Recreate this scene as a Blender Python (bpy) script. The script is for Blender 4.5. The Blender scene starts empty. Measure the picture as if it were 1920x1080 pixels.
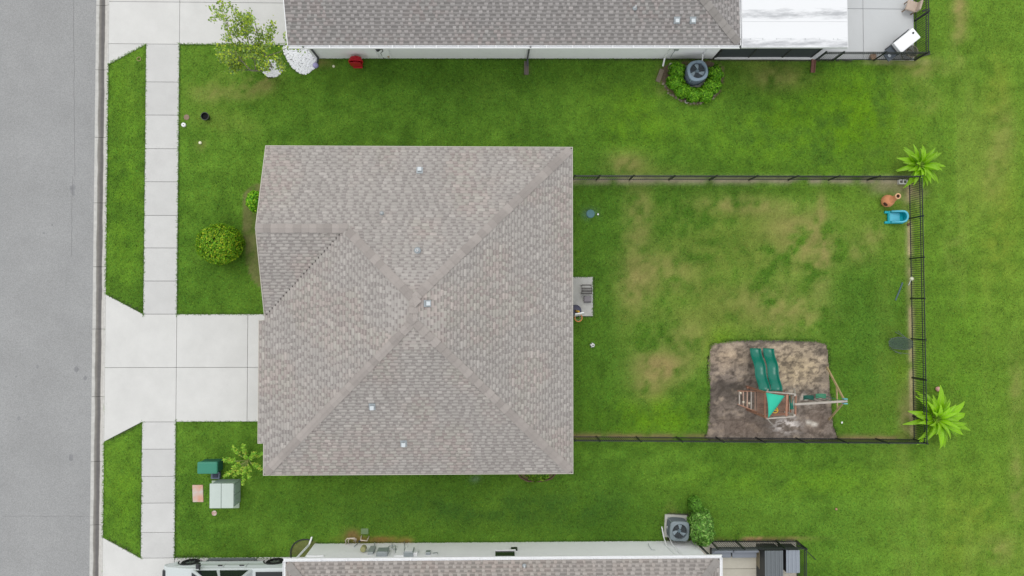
import bpy, bmesh, math, random
import numpy as np
from mathutils import Vector, Matrix
R = math.radians
random.seed(7); RNG = np.random.default_rng(7)
scn = bpy.context.scene
COL = scn.collection

# ------------------------------------------------------------------ camera, sky, sun, exposure
FPX, CAM_H, OFFX, OFFY = 1333.0, 33.0, 30.0, 27.0          # drone camera, almost straight down
_F = Vector((OFFX / FPX, OFFY / FPX, -1)).normalized()
_Z = -_F
_Y = (Vector((0, 1, 0)) - _Z * _Z.y).normalized()
_X = _Y.cross(_Z)
cam_d = bpy.data.cameras.new('camera'); cam = bpy.data.objects.new('camera', cam_d); COL.objects.link(cam)
cam_d.sensor_width = 36; cam_d.lens = 36 * FPX / 1920; cam_d.clip_end = 2000; cam_d.clip_start = 0.5
m = Matrix((_X, _Y, _Z)).transposed().to_4x4(); m.translation = Vector((0, 0, CAM_H)); cam.matrix_world = m
scn.camera = cam
SUN_EL, SUN_AZ = 64.0, -20.0                              # azimuth measured from +Y towards +X
w = bpy.data.worlds.new('World'); scn.world = w; w.use_nodes = True
nt = w.node_tree; bg = nt.nodes['Background']
sky = nt.nodes.new('ShaderNodeTexSky'); sky.sky_type = 'NISHITA'; sky.sun_disc = False
sky.sun_elevation = R(SUN_EL); sky.sun_rotation = R(SUN_AZ); sky.dust_density = 4.0; sky.ozone_density = 1.0
hs = nt.nodes.new('ShaderNodeHueSaturation'); hs.inputs['Saturation'].default_value = 0.22
nt.links.new(sky.outputs[0], hs.inputs['Color'])
cl = nt.nodes.new('ShaderNodeMix'); cl.data_type = 'RGBA'; cl.inputs['Factor'].default_value = 0.78     # even cloud layer over the clear sky
nt.links.new(hs.outputs[0], cl.inputs['A']); cl.inputs['B'].default_value = (5.85, 5.9, 6.0, 1); nt.links.new(cl.outputs['Result'], bg.inputs['Color'])
bg.inputs['Strength'].default_value = 0.13
sd = bpy.data.lights.new('sun', 'SUN'); sd.energy = 0.5; sd.angle = R(30); sd.color = (1, 0.97, 0.92)
sun = bpy.data.objects.new('sun', sd); COL.objects.link(sun)
_s = Vector((math.sin(R(SUN_AZ)) * math.cos(R(SUN_EL)), math.cos(R(SUN_AZ)) * math.cos(R(SUN_EL)), math.sin(R(SUN_EL))))
sun.rotation_euler = (-_s).to_track_quat('-Z', 'Y').to_euler()
vs = scn.view_settings; vs.view_transform = 'Standard'; vs.look = 'None'; vs.gamma = 1; vs.use_curve_mapping = False
vs.exposure = 0.5

# ------------------------------------------------------------------ helpers
def at(px, py, z=0.0):
    """point at height z seen at photograph pixel (px, py)"""
    d = _X * (px - 960) + _Y * (540 - py) + _F * FPX
    t = (z - CAM_H) / d.z
    return Vector((t * d.x, t * d.y, z))

K = 1.25
def C(r, g, b):
    f = lambda c: ((c / 255 + 0.055) / 1.055) ** 2.4 if c > 10 else c / 255 / 12.92
    return (f(r) / K, f(g) / K, f(b) / K)

MATS = {}
def mat(name, col, rough=0.8, noise=0.0, scale=6.0, bump=0.0, bscale=60.0, metal=0.0, vary=0.0, attr=False, transl=0.0, alpha=1.0, spec=0.3, col2=None, gran=0.0, gscale=250.0):
    if name in MATS: return MATS[name]
    M = bpy.data.materials.new(name); M.use_nodes = True; MATS[name] = M
    t = M.node_tree; N = t.nodes; L = t.links; p = N['Principled BSDF']
    p.inputs['Roughness'].default_value = rough; p.inputs['Metallic'].default_value = metal
    p.inputs['Specular IOR Level'].default_value = spec
    tc = N.new('ShaderNodeTexCoord')
    if attr:
        a = N.new('ShaderNodeAttribute'); a.attribute_name = 'tint'; out = a.outputs['Color']
    else:
        rgb = N.new('ShaderNodeRGB'); rgb.outputs[0].default_value = (*col, 1); out = rgb.outputs[0]
    if noise:
        n = N.new('ShaderNodeTexNoise'); n.inputs['Scale'].default_value = scale; n.inputs['Detail'].default_value = 6; n.inputs['Roughness'].default_value = 0.65
        L.new(tc.outputs['Object'], n.inputs['Vector'])
        if col2:
            mr = N.new('ShaderNodeMapRange'); mr.inputs[1].default_value = 0.38; mr.inputs[2].default_value = 0.66
            mr.inputs[3].default_value = 0; mr.inputs[4].default_value = noise; L.new(n.outputs['Fac'], mr.inputs[0])
            mx = N.new('ShaderNodeMix'); mx.data_type = 'RGBA'; L.new(mr.outputs[0], mx.inputs['Factor'])
            L.new(out, mx.inputs['A']); mx.inputs['B'].default_value = (*col2, 1); out = mx.outputs['Result']
        else:
            mr = N.new('ShaderNodeMapRange'); mr.inputs[1].default_value = 0.25; mr.inputs[2].default_value = 0.75
            mr.inputs[3].default_value = 1 - noise; mr.inputs[4].default_value = 1 + noise; L.new(n.outputs['Fac'], mr.inputs[0])
            mx = N.new('ShaderNodeVectorMath'); mx.operation = 'SCALE'; L.new(out, mx.inputs[0]); L.new(mr.outputs[0], mx.inputs['Scale']); out = mx.outputs[0]
    if gran:
        n2 = N.new('ShaderNodeTexNoise'); n2.inputs['Scale'].default_value = gscale; n2.inputs['Detail'].default_value = 3
        L.new(tc.outputs['Object'], n2.inputs['Vector'])
        mr = N.new('ShaderNodeMapRange'); mr.inputs[1].default_value = 0.3; mr.inputs[2].default_value = 0.7
        mr.inputs[3].default_value = 1 - gran; mr.inputs[4].default_value = 1 + gran; L.new(n2.outputs['Fac'], mr.inputs[0])
        mx = N.new('ShaderNodeVectorMath'); mx.operation = 'SCALE'; L.new(out, mx.inputs[0]); L.new(mr.outputs[0], mx.inputs['Scale']); out = mx.outputs[0]
    if vary:
        oi = N.new('ShaderNodeObjectInfo'); mr = N.new('ShaderNodeMapRange')
        mr.inputs[3].default_value = 1 - vary; mr.inputs[4].default_value = 1 + vary; L.new(oi.outputs['Random'], mr.inputs[0])
        mx = N.new('ShaderNodeVectorMath'); mx.operation = 'SCALE'; L.new(out, mx.inputs[0]); L.new(mr.outputs[0], mx.inputs['Scale']); out = mx.outputs[0]
    L.new(out, p.inputs['Base Color'])
    if bump:
        n3 = N.new('ShaderNodeTexNoise'); n3.inputs['Scale'].default_value = bscale; n3.inputs['Detail'].default_value = 5
        L.new(tc.outputs['Object'], n3.inputs['Vector'])
        b = N.new('ShaderNodeBump'); b.inputs['Strength'].default_value = bump; b.inputs['Distance'].default_value = 0.02
        L.new(n3.outputs['Fac'], b.inputs['Height']); L.new(b.outputs[0], p.inputs['Normal'])
    o = N['Material Output']
    if transl:
        tr = N.new('ShaderNodeBsdfTranslucent'); L.new(out, tr.inputs['Color'])
        ms = N.new('ShaderNodeMixShader'); ms.inputs[0].default_value = transl
        L.new(p.outputs[0], ms.inputs[1]); L.new(tr.outputs[0], ms.inputs[2]); L.new(ms.outputs[0], o.inputs['Surface'])
    if alpha < 1: p.inputs['Alpha'].default_value = alpha
    return M

ORIG = {}
def place(o, parent):
    COL.objects.link(o)
    if parent is not None: o.parent = parent
    ORIG[o.name] = ORIG[parent.name] if parent is not None else Vector((0, 0, 0))
    return o
def tag(o, label=None, cat=None, group=None, kind=None):
    if label: o['label'] = label
    if cat: o['category'] = cat
    if group: o['group'] = group
    if kind: o['kind'] = kind
    return o
def thing(name, loc, label, cat, group=None, rz=0.0):
    o = bpy.data.objects.new(name, None); COL.objects.link(o); o.empty_display_size = 0.2
    o.location = loc; o.rotation_euler = (0, 0, rz); ORIG[o.name] = Vector(loc)
    return tag(o, label, cat, group)

class MB:
    """collects shapes, links them as one mesh object; world=True takes world coordinates"""
    def __init__(s): s.v = []; s.f = []
    def add(s, vs, fs):
        n = len(s.v); s.v += [tuple(v) for v in vs]; s.f += [tuple(i + n for i in f) for f in fs]; return s
    def box(s, x0, x1, y0, y1, z0, z1):
        return s.add([(x, y, z) for z in (z0, z1) for y in (y0, y1) for x in (x0, x1)], [(0, 2, 3, 1), (4, 5, 7, 6), (0, 1, 5, 4), (2, 6, 7, 3), (0, 4, 6, 2), (1, 3, 7, 5)])
    def obox(s, c, size, M=None):
        sx, sy, sz = (q / 2 for q in size); M = M or Matrix.Identity(3)
        vs = [Vector(c) + M @ Vector((x, y, z)) for z in (-sz, sz) for y in (-sy, sy) for x in (-sx, sx)]
        return s.add(vs, [(0, 2, 3, 1), (4, 5, 7, 6), (0, 1, 5, 4), (2, 6, 7, 3), (0, 4, 6, 2), (1, 3, 7, 5)])
    def bar(s, a, b, wdt, hgt):
        a = Vector(a); b = Vector(b); d = (b - a); L = d.length; d.normalize()
        up = Vector((0, 0, 1)) if abs(d.z) < 0.95 else Vector((1, 0, 0))
        sd_ = d.cross(up).normalized(); u = sd_.cross(d)
        M = Matrix((d, sd_, u)).transposed()
        return s.obox((a + b) / 2, (L, wdt, hgt), M)
    def tube(s, pts, r, n=6, closed=False, caps=True):
        pts = [Vector(p) for p in pts]; k = len(pts); rs = r if isinstance(r, (list, tuple)) else [r] * k
        vs = []; ref = Vector((0.31, 0.87, 0.39))
        for i, p in enumerate(pts):
            if closed: d = pts[(i + 1) % k] - pts[i - 1]
            else: d = pts[min(i + 1, k - 1)] - pts[max(i - 1, 0)]
            d.normalize(); a = d.cross(ref)
            if a.length < 0.05: a = d.cross(Vector((1, 0, 0)))
            a.normalize(); b = d.cross(a)
            vs += [p + (a * math.cos(6.28319 * j / n) + b * math.sin(6.28319 * j / n)) * rs[i] for j in range(n)]
        fs = [(i * n + j, i * n + (j + 1) % n, ((i + 1) % k) * n + (j + 1) % n, ((i + 1) % k) * n + j) for i in range(k if closed else k - 1) for j in range(n)]
        if not closed and caps: fs += [tuple(range(n))[::-1], tuple(range((k - 1) * n, k * n))]
        return s.add(vs, fs)
    def prism(s, poly, z0, z1):
        n = len(poly); a = sum(poly[i][0] * poly[(i + 1) % n][1] - poly[(i + 1) % n][0] * poly[i][1] for i in range(n))
        if a < 0: poly = poly[::-1]
        vs = [(p[0], p[1], z0) for p in poly] + [(p[0], p[1], z1) for p in poly]
        return s.add(vs, [tuple(range(n))[::-1], tuple(range(n, 2 * n))] + [(i, (i + 1) % n, n + (i + 1) % n, n + i) for i in range(n)])
    def lathe(s, prof, n=20, c=(0, 0, 0), sq=0.0):
        vs = []
        for r, z in prof:
            for j in range(n):
                t = 6.28319 * j / n; k = 1.0
                if sq: k = (abs(math.cos(t)) ** sq + abs(math.sin(t)) ** sq) ** (-1 / sq)
                vs.append((c[0] + r * k * math.cos(t), c[1] + r * k * math.sin(t), c[2] + z))
        m_ = len(prof)
        fs = [(i * n + j, i * n + (j + 1) % n, (i + 1) * n + (j + 1) % n, (i + 1) * n + j) for i in range(m_ - 1) for j in range(n)]
        fs += [tuple(range(n))[::-1], tuple(range((m_ - 1) * n, m_ * n))]
        return s.add(vs, fs)
    def ball(s, c, r, n=12, sz=1.0, jit=0.0):
        prof = []
        vs = []; m_ = n // 2
        for i in range(m_ + 1):
            ph = math.pi * i / m_
            for j in range(n):
                t = 6.28319 * j / n; k = r * (1 + jit * random.uniform(-1, 1))
                vs.append((c[0] + k * math.sin(ph) * math.cos(t), c[1] + k * math.sin(ph) * math.sin(t), c[2] + k * sz * math.cos(ph)))
        return s.add(vs, [(i * n + j, (i + 1) * n + j, (i + 1) * n + (j + 1) % n, i * n + (j + 1) % n) for i in range(m_) for j in range(n)])
    def mesh(s, name, M, off=Vector((0, 0, 0)), smooth=False):
        me = bpy.data.meshes.new(name)
        me.from_pydata([(v[0] - off[0], v[1] - off[1], v[2] - off[2]) for v in s.v], [], s.f)
        if M: me.materials.append(M)
        if smooth: me.polygons.foreach_set('use_smooth', [True] * len(me.polygons))
        me.update(); return me
    def build(s, name, M, parent=None, world=True, smooth=False, bevel=0.0, bseg=2):
        off = ORIG[parent.name] if (parent is not None and world) else Vector((0, 0, 0))
        o = bpy.data.objects.new(name, s.mesh(name, M, off, smooth)); place(o, parent)
        if bevel:
            b = o.modifiers.new('bevel', 'BEVEL'); b.width = bevel; b.segments = bseg; b.limit_method = 'ANGLE'; b.angle_limit = R(35)
        return o
    def solo(s, name, M, label=None, cat=None, group=None, kind=None, base=None, **k):
        """a top-level thing that is one mesh, with its origin at its base"""
        if base is None:
            a = np.array(s.v); base = ((a[:, 0].min() + a[:, 0].max()) / 2, (a[:, 1].min() + a[:, 1].max()) / 2, a[:, 2].min())
        b = Vector(base); s.v = [(v[0] - b.x, v[1] - b.y, v[2] - b.z) for v in s.v]
        o = s.build(name, M, None, **k); o.location = b; ORIG[o.name] = b
        return tag(o, label, cat, group, kind)
def inst(name, me, parent, loc, rot=(0, 0, 0), scale=(1, 1, 1), world=True):
    o = bpy.data.objects.new(name, me); place(o, parent)
    o.location = Vector(loc) - (ORIG[parent.name] if world and parent is not None else Vector((0, 0, 0)))
    o.rotation_euler = rot; o.scale = scale; return o

def np_mesh(name, verts, faces, M, tint=None, smooth=False):
    """fast mesh from arrays; faces (n,3) or (n,4); tint (nverts,3) -> point colour attribute"""
    me = bpy.data.meshes.new(name); k = faces.shape[1]; nf = len(faces)
    me.vertices.add(len(verts)); me.vertices.foreach_set('co', np.ascontiguousarray(verts, np.float32).ravel())
    me.loops.add(nf * k); me.loops.foreach_set('vertex_index', np.ascontiguousarray(faces, np.int32).ravel())
    me.polygons.add(nf); me.polygons.foreach_set('loop_start', np.arange(0, nf * k, k, dtype=np.int32))
    if tint is not None:
        a = me.attributes.new('tint', 'FLOAT_COLOR', 'POINT')
        a.data.foreach_set('color', np.concatenate([tint, np.ones((len(tint), 1))], 1).astype(np.float32).ravel())
    if M: me.materials.append(M)
    if smooth: me.polygons.foreach_set('use_smooth', np.ones(nf, bool))
    me.update(calc_edges=True); me.validate(); return me

# value noise in numpy
def vnoise(x, y, s, seed=0):
    x = np.asarray(x) / s; y = np.asarray(y) / s; xi = np.floor(x).astype(np.int64); yi = np.floor(y).astype(np.int64)
    fx = x - xi; fy = y - yi; fx = fx * fx * (3 - 2 * fx); fy = fy * fy * (3 - 2 * fy)
    def h(a, b):
        n = (a * 374761393 + b * 668265263 + seed * 1442695041) & 0xffffffff
        n = ((n ^ (n >> 13)) * 1274126177) & 0xffffffff
        return ((n ^ (n >> 16)) & 0xffff) / 65535.0
    return (h(xi, yi) * (1 - fx) + h(xi + 1, yi) * fx) * (1 - fy) + (h(xi, yi + 1) * (1 - fx) + h(xi + 1, yi + 1) * fx) * fy
def fbm(x, y, s, seed=0, o=4):
    t = 0; a = 0.5; n = 0
    for i in range(o): t = t + a * vnoise(x, y, s / 2 ** i, seed + i * 17); n += a; a *= 0.55
    return t / n
def sstep(a, b, x): t = np.clip((x - a) / (b - a), 0, 1); return t * t * (3 - 2 * t)
def inpoly(x, y, poly):
    r = np.zeros(np.shape(x), bool); n = len(poly)
    for i in range(n):
        x0, y0 = poly[i][0], poly[i][1]; x1, y1 = poly[(i + 1) % n][0], poly[(i + 1) % n][1]
        if y0 == y1: continue
        r ^= ((y0 > y) != (y1 > y)) & (x < (x1 - x0) * (y - y0) / (y1 - y0) + x0)
    return r
def pix(*pts, z=0.0): return [at(a, b, z).to_tuple()[:2] for a, b in pts]
def smoothpoly(poly, it=2):
    for _ in range(it):
        q = []
        for i in range(len(poly)):
            a, b = poly[i], poly[(i + 1) % len(poly)]
            q += [(a[0] * .75 + b[0] * .25, a[1] * .75 + b[1] * .25), (a[0] * .25 + b[0] * .75, a[1] * .25 + b[1] * .75)]
        poly = q
    return poly

# ------------------------------------------------------------------ materials
M_conc = mat('driveway_concrete', C(222, 222, 219), 0.85, 0.07, 0.8, 0.15, 90, vary=0.025, gran=0.035, gscale=40)
M_walk = mat('sidewalk_concrete', C(213, 213, 211), 0.85, 0.06, 1.3, 0.15, 90, vary=0.045, gran=0.05, gscale=30)
M_patio = mat('patio_concrete', C(194, 194, 190), 0.85, 0.14, 2.2, 0.15, 90, gran=0.05, gscale=40)
M_patio2 = mat('tan_patio_concrete', C(205, 200, 186), 0.85, 0.08, 1.5, 0.1, 90, vary=0.03, gran=0.04, gscale=40)
M_asph = mat('old_asphalt', C(163, 164, 164), 0.9, 0.09, 0.5, 0.5, 60, gran=0.16, gscale=24)
M_ground = mat('lawn_soil', (0, 0, 0), 0.95, 0.2, 9, 0.6, 40, attr=True, gran=0.16, gscale=26, spec=0.05)
M_blade = mat('grass_blades', (0, 0, 0), 0.7, attr=True, transl=0.25, spec=0.15)
M_leaf = mat('leaves', (0, 0, 0), 0.55, attr=True, transl=0.3, spec=0.3)
M_soil = mat('bare_soil', (0, 0, 0), 0.95, 0.16, 7, 0.9, 22, attr=True, gran=0.2, gscale=30, spec=0.05)
M_bark = mat('bark', C(120, 112, 98), 0.9, 0.2, 8, 0.4, 40)
M_shingle = mat('shingle_granules', (0, 0, 0), 0.92, attr=True, gran=0.08, gscale=55, spec=0.1)
M_cap = mat('ridge_cap_granules', C(171, 164, 159), 0.92, 0.05, 3, 0.2, 150, vary=0.13, gran=0.07, gscale=55, spec=0.1)
M_cap2 = mat('grey_ridge_cap_granules', C(154, 150, 146), 0.92, 0.05, 3, 0.2, 150, vary=0.09, gran=0.07, gscale=55, spec=0.1)
M_deck = mat('roof_underlay', C(120, 114, 112), 0.95)
M_stucco = mat('white_stucco', (.86, .87, .88), 0.9, 0.025, 1.5, 0.25, 120)
M_stucco_b = mat('beige_stucco', C(205, 196, 180), 0.9, 0.03, 1.5, 0.25, 120)
M_white = mat('white_metal', (.82, .83, .84), 0.35, 0.02, 3)
M_fascia = mat('fascia', C(205, 200, 190), 0.6)
M_black = mat('black_metal', C(32, 38, 40), 0.4, spec=0.5)
M_dark = mat('dark_plastic', C(60, 62, 64), 0.5)
M_glass = mat('dark_glass', (0.015, 0.018, 0.022), 0.08, spec=0.6)
M_grey = mat('grey_painted_metal', C(170, 178, 178), 0.45, 0.03, 4)
M_galv = mat('galvanised_metal', C(172, 180, 184), 0.35, 0.04, 5, metal=0.3)

def paint(name, c, rough=0.45, **k): return mat(name, C(*c), rough, **k)

# ------------------------------------------------------------------ ground: polygons of what is not lawn
XK = -17.88                                   # lawn side of the kerb
DRV = pix((202, 552), (272, 589), (497, 588), (497, 605), (560, 605), (560, 791), (272, 791), (201, 828))
WALK_X = (-16.17, -14.64)
PIT = smoothpoly(pix((1330, 652), (1338, 643), (1400, 637), (1470, 638), (1545, 640), (1553, 652), (1555, 690), (1559, 740), (1561, 790), (1570, 818), (1572, 826), (1450, 827), (1318, 827), (1327, 810), (1331, 740), (1329, 700)), 2)
BED_W = smoothpoly(pix((452, 345), (520, 340), (520, 540), (485, 545), (462, 505), (457, 450)), 2)      # by the bush
BED_AC = smoothpoly(pix((1238, 118), (1352, 112), (1358, 150), (1345, 185), (1300, 198), (1262, 186), (1240, 155)), 2)
BED_SW = smoothpoly(pix((544, 1046), (545, 1028), (556, 1015), (575, 1010), (600, 1016), (600, 1046)), 1)
BED_SE = smoothpoly(pix((968, 860), (975, 895), (992, 903), (1015, 903), (1035, 897), (1046, 860)), 1)
PEB1 = smoothpoly(pix((488, 120), (500, 112), (520, 115), (532, 128), (526, 141), (508, 146), (492, 138)), 2)
PEB2 = smoothpoly(pix((526, 84), (560, 84), (590, 92), (596, 118), (590, 130), (570, 142), (553, 132), (540, 116)), 2)
NPATIO = pix((1530, 113), (1714, 113), (1714, -60), (1530, -60))
SPATIO = pix((1300, 1014), (1494, 1014), (1494, 1160), (1300, 1160))
ZONES = [DRV, PIT,
         [(WALK_X[0], -40), (WALK_X[1], -40), (WALK_X[1], 40), (WALK_X[0], 40)],
         pix((202, 121), (272, 83), (560, 83), (560, -300), (202, -300)),
         pix((199, 1008), (267, 1046), (560, 1046), (560, 1500), (199, 1500)),
         [(-9.3, -6.8), (2.8, -6.8), (2.8, 6.2), (-9.3, 6.2)],
         [(-8.45, 11.3), (15.3, 11.36), (15.3, 40), (-8.45, 40)],
         [(-8.3, -11.05), (9.2, -11.05), (9.2, -40), (-8.3, -40)],
         PEB1, PEB2, NPATIO, SPATIO, pix((1076, 519), (1112, 519), (1112, 593), (1076, 593)), pix((1248, 962), (1292, 962), (1292, 1017), (1248, 1017))]
BARE = [(BED_W, .55), (BED_AC, .9), (BED_SW, .5), (BED_SE, .9)]

G = lambda *c: np.array(C(*c))
# tint patches on the lawn (dead, thin or sandy turf, deeper and brighter greens): px, py, rx, ry, colour, strength
DEAD = G(156, 140, 92); SAND = G(182, 168, 132); DEEP_GREEN = G(76, 118, 36); LIME = G(104, 146, 26); THIN = G(116, 132, 58); YEL = G(126, 148, 54)
PATCH = [
 (1505, 455, 55, 45, DEAD, .75), (1540, 480, 18, 60, DEAD, .6), (1470, 430, 45, 25, DEAD, .55), (1440, 470, 90, 60, THIN, .8), (1390, 385, 85, 18, DEAD, .6),
 (1250, 510, 60, 32, DEAD, .6), (1190, 540, 32, 60, DEAD, .55), (1180, 610, 30, 50, THIN, .7), (1235, 690, 50, 32, DEAD, .75), (1215, 730, 30, 25, DEAD, .65), (1300, 630, 50, 40, DEAD, .45),
 (1390, 590, 110, 45, THIN, .8), (1440, 560, 90, 30, DEAD, .35), (1330, 480, 80, 60, THIN, .7), (1200, 395, 22, 45, DEAD, .4), (1195, 430, 25, 40, DEAD, .35), (1320, 410, 60, 20, THIN, .8), (1490, 600, 60, 30, DEAD, .4),
 (1610, 470, 28, 20, DEAD, .45), (1600, 420, 40, 50, THIN, .5), (1640, 440, 20, 20, DEAD, .35), (1540, 395, 9, 30, DEAD, .55), (1545, 440, 12, 30, DEAD, .5),
 (1360, 460, 130, 75, THIN, .5), (1290, 560, 80, 60, THIN, .5),
 (1120, 450, 40, 160, DEEP_GREEN, .3), (1130, 720, 60, 110, DEEP_GREEN, .5), (1240, 780, 90, 40, LIME, .6), (1350, 645, 30, 30, LIME, .5), (1620, 740, 60, 80, DEEP_GREEN, .55), (1600, 560, 50, 60, DEEP_GREEN, .35),
 (1690, 700, 18, 30, LIME, .6), (1650, 620, 60, 80, G(88, 128, 44), .5),
 (480, 155, 32, 16, DEAD, .8), (455, 172, 28, 12, DEAD, .55), (385, 155, 40, 42, THIN, .7), (400, 175, 30, 16, DEAD, .4), (400, 225, 45, 22, THIN, .6), (450, 240, 40, 20, THIN, .5), (600, 118, 22, 8, DEAD, .6), (376, 270, 8, 10, DEAD, .6),
 (1175, 308, 35, 22, DEAD, .5), (1230, 320, 60, 10, THIN, .6), (1460, 145, 52, 22, DEAD, .45), (1420, 120, 50, 12, THIN, .6), (1570, 250, 120, 80, LIME, .55), (1420, 250, 90, 50, LIME, .35), (1640, 190, 90, 60, LIME, .6), (1180, 180, 60, 30, LIME, .35), (900, 145, 260, 40, DEEP_GREEN, .25), (1190, 240, 80, 40, LIME, .4), (905, 170, 60, 25, THIN, .25),  # includes a faint, long deeper green band below the upper house
 (1800, 40, 14, 60, DEAD, .7), (1730, 130, 40, 25, DEAD, .45), (1730, 190, 30, 22, DEAD, .3), (1870, 170, 22, 60, YEL, .8), (1880, 260, 24, 60, DEAD, .3), (1870, 420, 40, 120, YEL, .7), (1790, 460, 18, 50, DEAD, .25), (1860, 330, 20, 50, DEAD, .25), (1905, 720, 14, 70, DEAD, .3), (1905, 905, 14, 60, DEAD, .35), (1870, 1030, 30, 25, DEAD, .4), (1785, 1000, 20, 90, YEL, .6), (1840, 950, 40, 60, YEL, .6), (1780, 700, 60, 200, G(98, 140, 40), .5), (1640, 1000, 90, 60, G(100, 142, 46), .5), (950, 955, 330, 38, G(58, 94, 36), .6), (1500, 900, 200, 30, LIME, .3),  # includes a long darker green band between the middle and lower houses
 (1140, 585, 14, 30, DEEP_GREEN, .4), (235, 300, 30, 260, LIME, .25), (235, 930, 30, 90, LIME, .25), (250, 150, 14, 40, THIN, .4), (410, 550, 60, 30, DEEP_GREEN, .25), (400, 1010, 60, 20, DEEP_GREEN, .3), (560, 960, 60, 30, DEEP_GREEN, .35),
 (1420, 1011, 80, 3, G(170, 140, 100), .9), (1255, 975, 10, 25, G(160, 140, 90), .7), (700, 1012, 50, 5, G(150, 110, 70), .8), (660, 1003, 14, 10, G(140, 110, 75), .7), (760, 1014, 12, 5, G(165, 125, 80), .7), (1240, 150, 10, 20, G(130, 110, 85), .8), (1670, 116, 50, 4, G(160, 152, 118), .8), (988, 132, 6, 8, G(120, 105, 90), .8),
 (1706, 360, 30, 25, G(140, 128, 100), .7), (1660, 350, 30, 14, G(150, 140, 112), .55), (1705, 800, 10, 40, G(150, 138, 96), .7), (1107, 401, 12, 9, G(92, 120, 110), .7), (893, 899, 9, 6, G(110, 130, 115), .5), (1700, 770, 14, 50, G(150, 138, 96), .5),
]
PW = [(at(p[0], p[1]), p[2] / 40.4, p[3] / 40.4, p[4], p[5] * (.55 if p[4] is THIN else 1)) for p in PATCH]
FN = [at(1076, 338), at(1703, 338)]; FE = [at(1703, 338), at(1712, 822)]; FS = [at(1076, 818), at(1712, 822)]
def lawn_col(x, y):
    n1 = fbm(x, y, 5.0, 3); n2 = fbm(x, y, 1.3, 11); n3 = fbm(x, y, 0.35, 23, 3); n4 = fbm(x, y, .7, 57, 4); nf = vnoise(x, y, .09, 77)
    t = sstep(.3, .7, .6 * n1 + .4 * n4)[:, None]
    c = G(86, 126, 40) * (1 - t) + G(104, 144, 48) * t
    e = sstep(14.5, 23, x + 2.5 * (n1 - .5))[:, None] * .8
    c = c * (1 - e) + G(112, 148, 50) * e
    # mown streaks along the back field
    e2 = (sstep(.45, .75, fbm(x * 2.2, y * .35, 2.2, 91)) * sstep(16, 20, x))[:, None] * .35
    c = c * (1 - e2) + G(140, 158, 72) * e2
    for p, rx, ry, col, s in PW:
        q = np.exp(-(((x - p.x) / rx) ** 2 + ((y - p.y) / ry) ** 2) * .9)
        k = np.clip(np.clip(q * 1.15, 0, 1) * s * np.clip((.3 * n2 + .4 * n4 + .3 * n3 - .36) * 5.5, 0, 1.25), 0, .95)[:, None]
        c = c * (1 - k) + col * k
    # sandy strips below the fence lines
    for (a, b), wd, col, s in ((FN, .16, G(172, 160, 138), .9), (FE, .13, G(196, 178, 140), .9), (FS, .14, G(150, 125, 95), .8)):
        d = (b - a); L = d.length; d.normalize(); u = (x - a.x) * d.x + (y - a.y) * d.y; v = np.abs((x - a.x) * -d.y + (y - a.y) * d.x)
        k = (np.exp(-(v / wd) ** 2) * (u > -.2) * (u < L + .2) * s * sstep(.25, .55, .5 * n2 + .5 * vnoise(x, y, .5, 5)))[:, None]
        c = c * (1 - k) + col * k
    sp = (.72 + .42 * n3 + .22 * (n4 - .5) + .16 * nf)[:, None]
    c = c * sp * (1 + .035 * np.sin(y * 5.4 + 2.2 * n1 + .5 * n4) * sstep(3, 6, x) + .03 * np.sin(x * 5.2 + 2 * n1) * sstep(2, -3, x))[:, None]
    for poly, s in BARE:
        k = inpoly(x, y, poly).astype(float) * s * sstep(.2, .5, .5 * n2 + .5 * n3)
        c = c * (1 - k[:, None]) + (G(132, 112, 90) * (.6 + .8 * n3)[:, None]) * k[:, None]
    return c

# one ground sheet: fine in the middle, stretching to the horizon
def axis(a, b, st): return np.concatenate([[-600, -200, -80, -40, a - 6], np.arange(a, b + st / 2, st), [b + 6, 40 + b, 120, 250, 600]])
gx = axis(-18.2, 28.0, 0.14); gy = axis(-16.0, 17.0, 0.14)
GX, GY = np.meshgrid(gx, gy); fx, fy = GX.ravel(), GY.ravel()
gz = (fbm(fx, fy, 1.2, 41, 3) - .5) * .03 * (np.abs(fx) < 30) * (np.abs(fy) < 30)
gz = np.where(inpoly(fx, fy, PIT), -.16, gz); gz = np.where(fx < -17.95, -.35, gz)
for zone in ZONES[2:]: gz = np.where(inpoly(fx, fy, zone), np.minimum(gz, -.03), gz)
gz = np.where(inpoly(fx, fy, DRV), -.03, gz)
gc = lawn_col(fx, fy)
for zone in ZONES: gc[inpoly(fx, fy, zone)] = np.array((.055, .05, .042))
far = (fx > 28.2) | (np.abs(fy) > 17.2) | (fx < -18.4); gc[far] = G(95, 134, 46) * .9
nx, ny = len(gx), len(gy)
idx = np.arange(nx * ny).reshape(ny, nx)
faces = np.stack([idx[:-1, :-1], idx[:-1, 1:], idx[1:, 1:], idx[1:, :-1]], -1).reshape(-1, 4)
ground = place(bpy.data.objects.new('ground', np_mesh('ground', np.stack([fx, fy, gz], 1), faces, M_ground, gc, True)), None)
tag(ground, 'green lawn with thin and dead patches around the houses', kind='structure')

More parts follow.
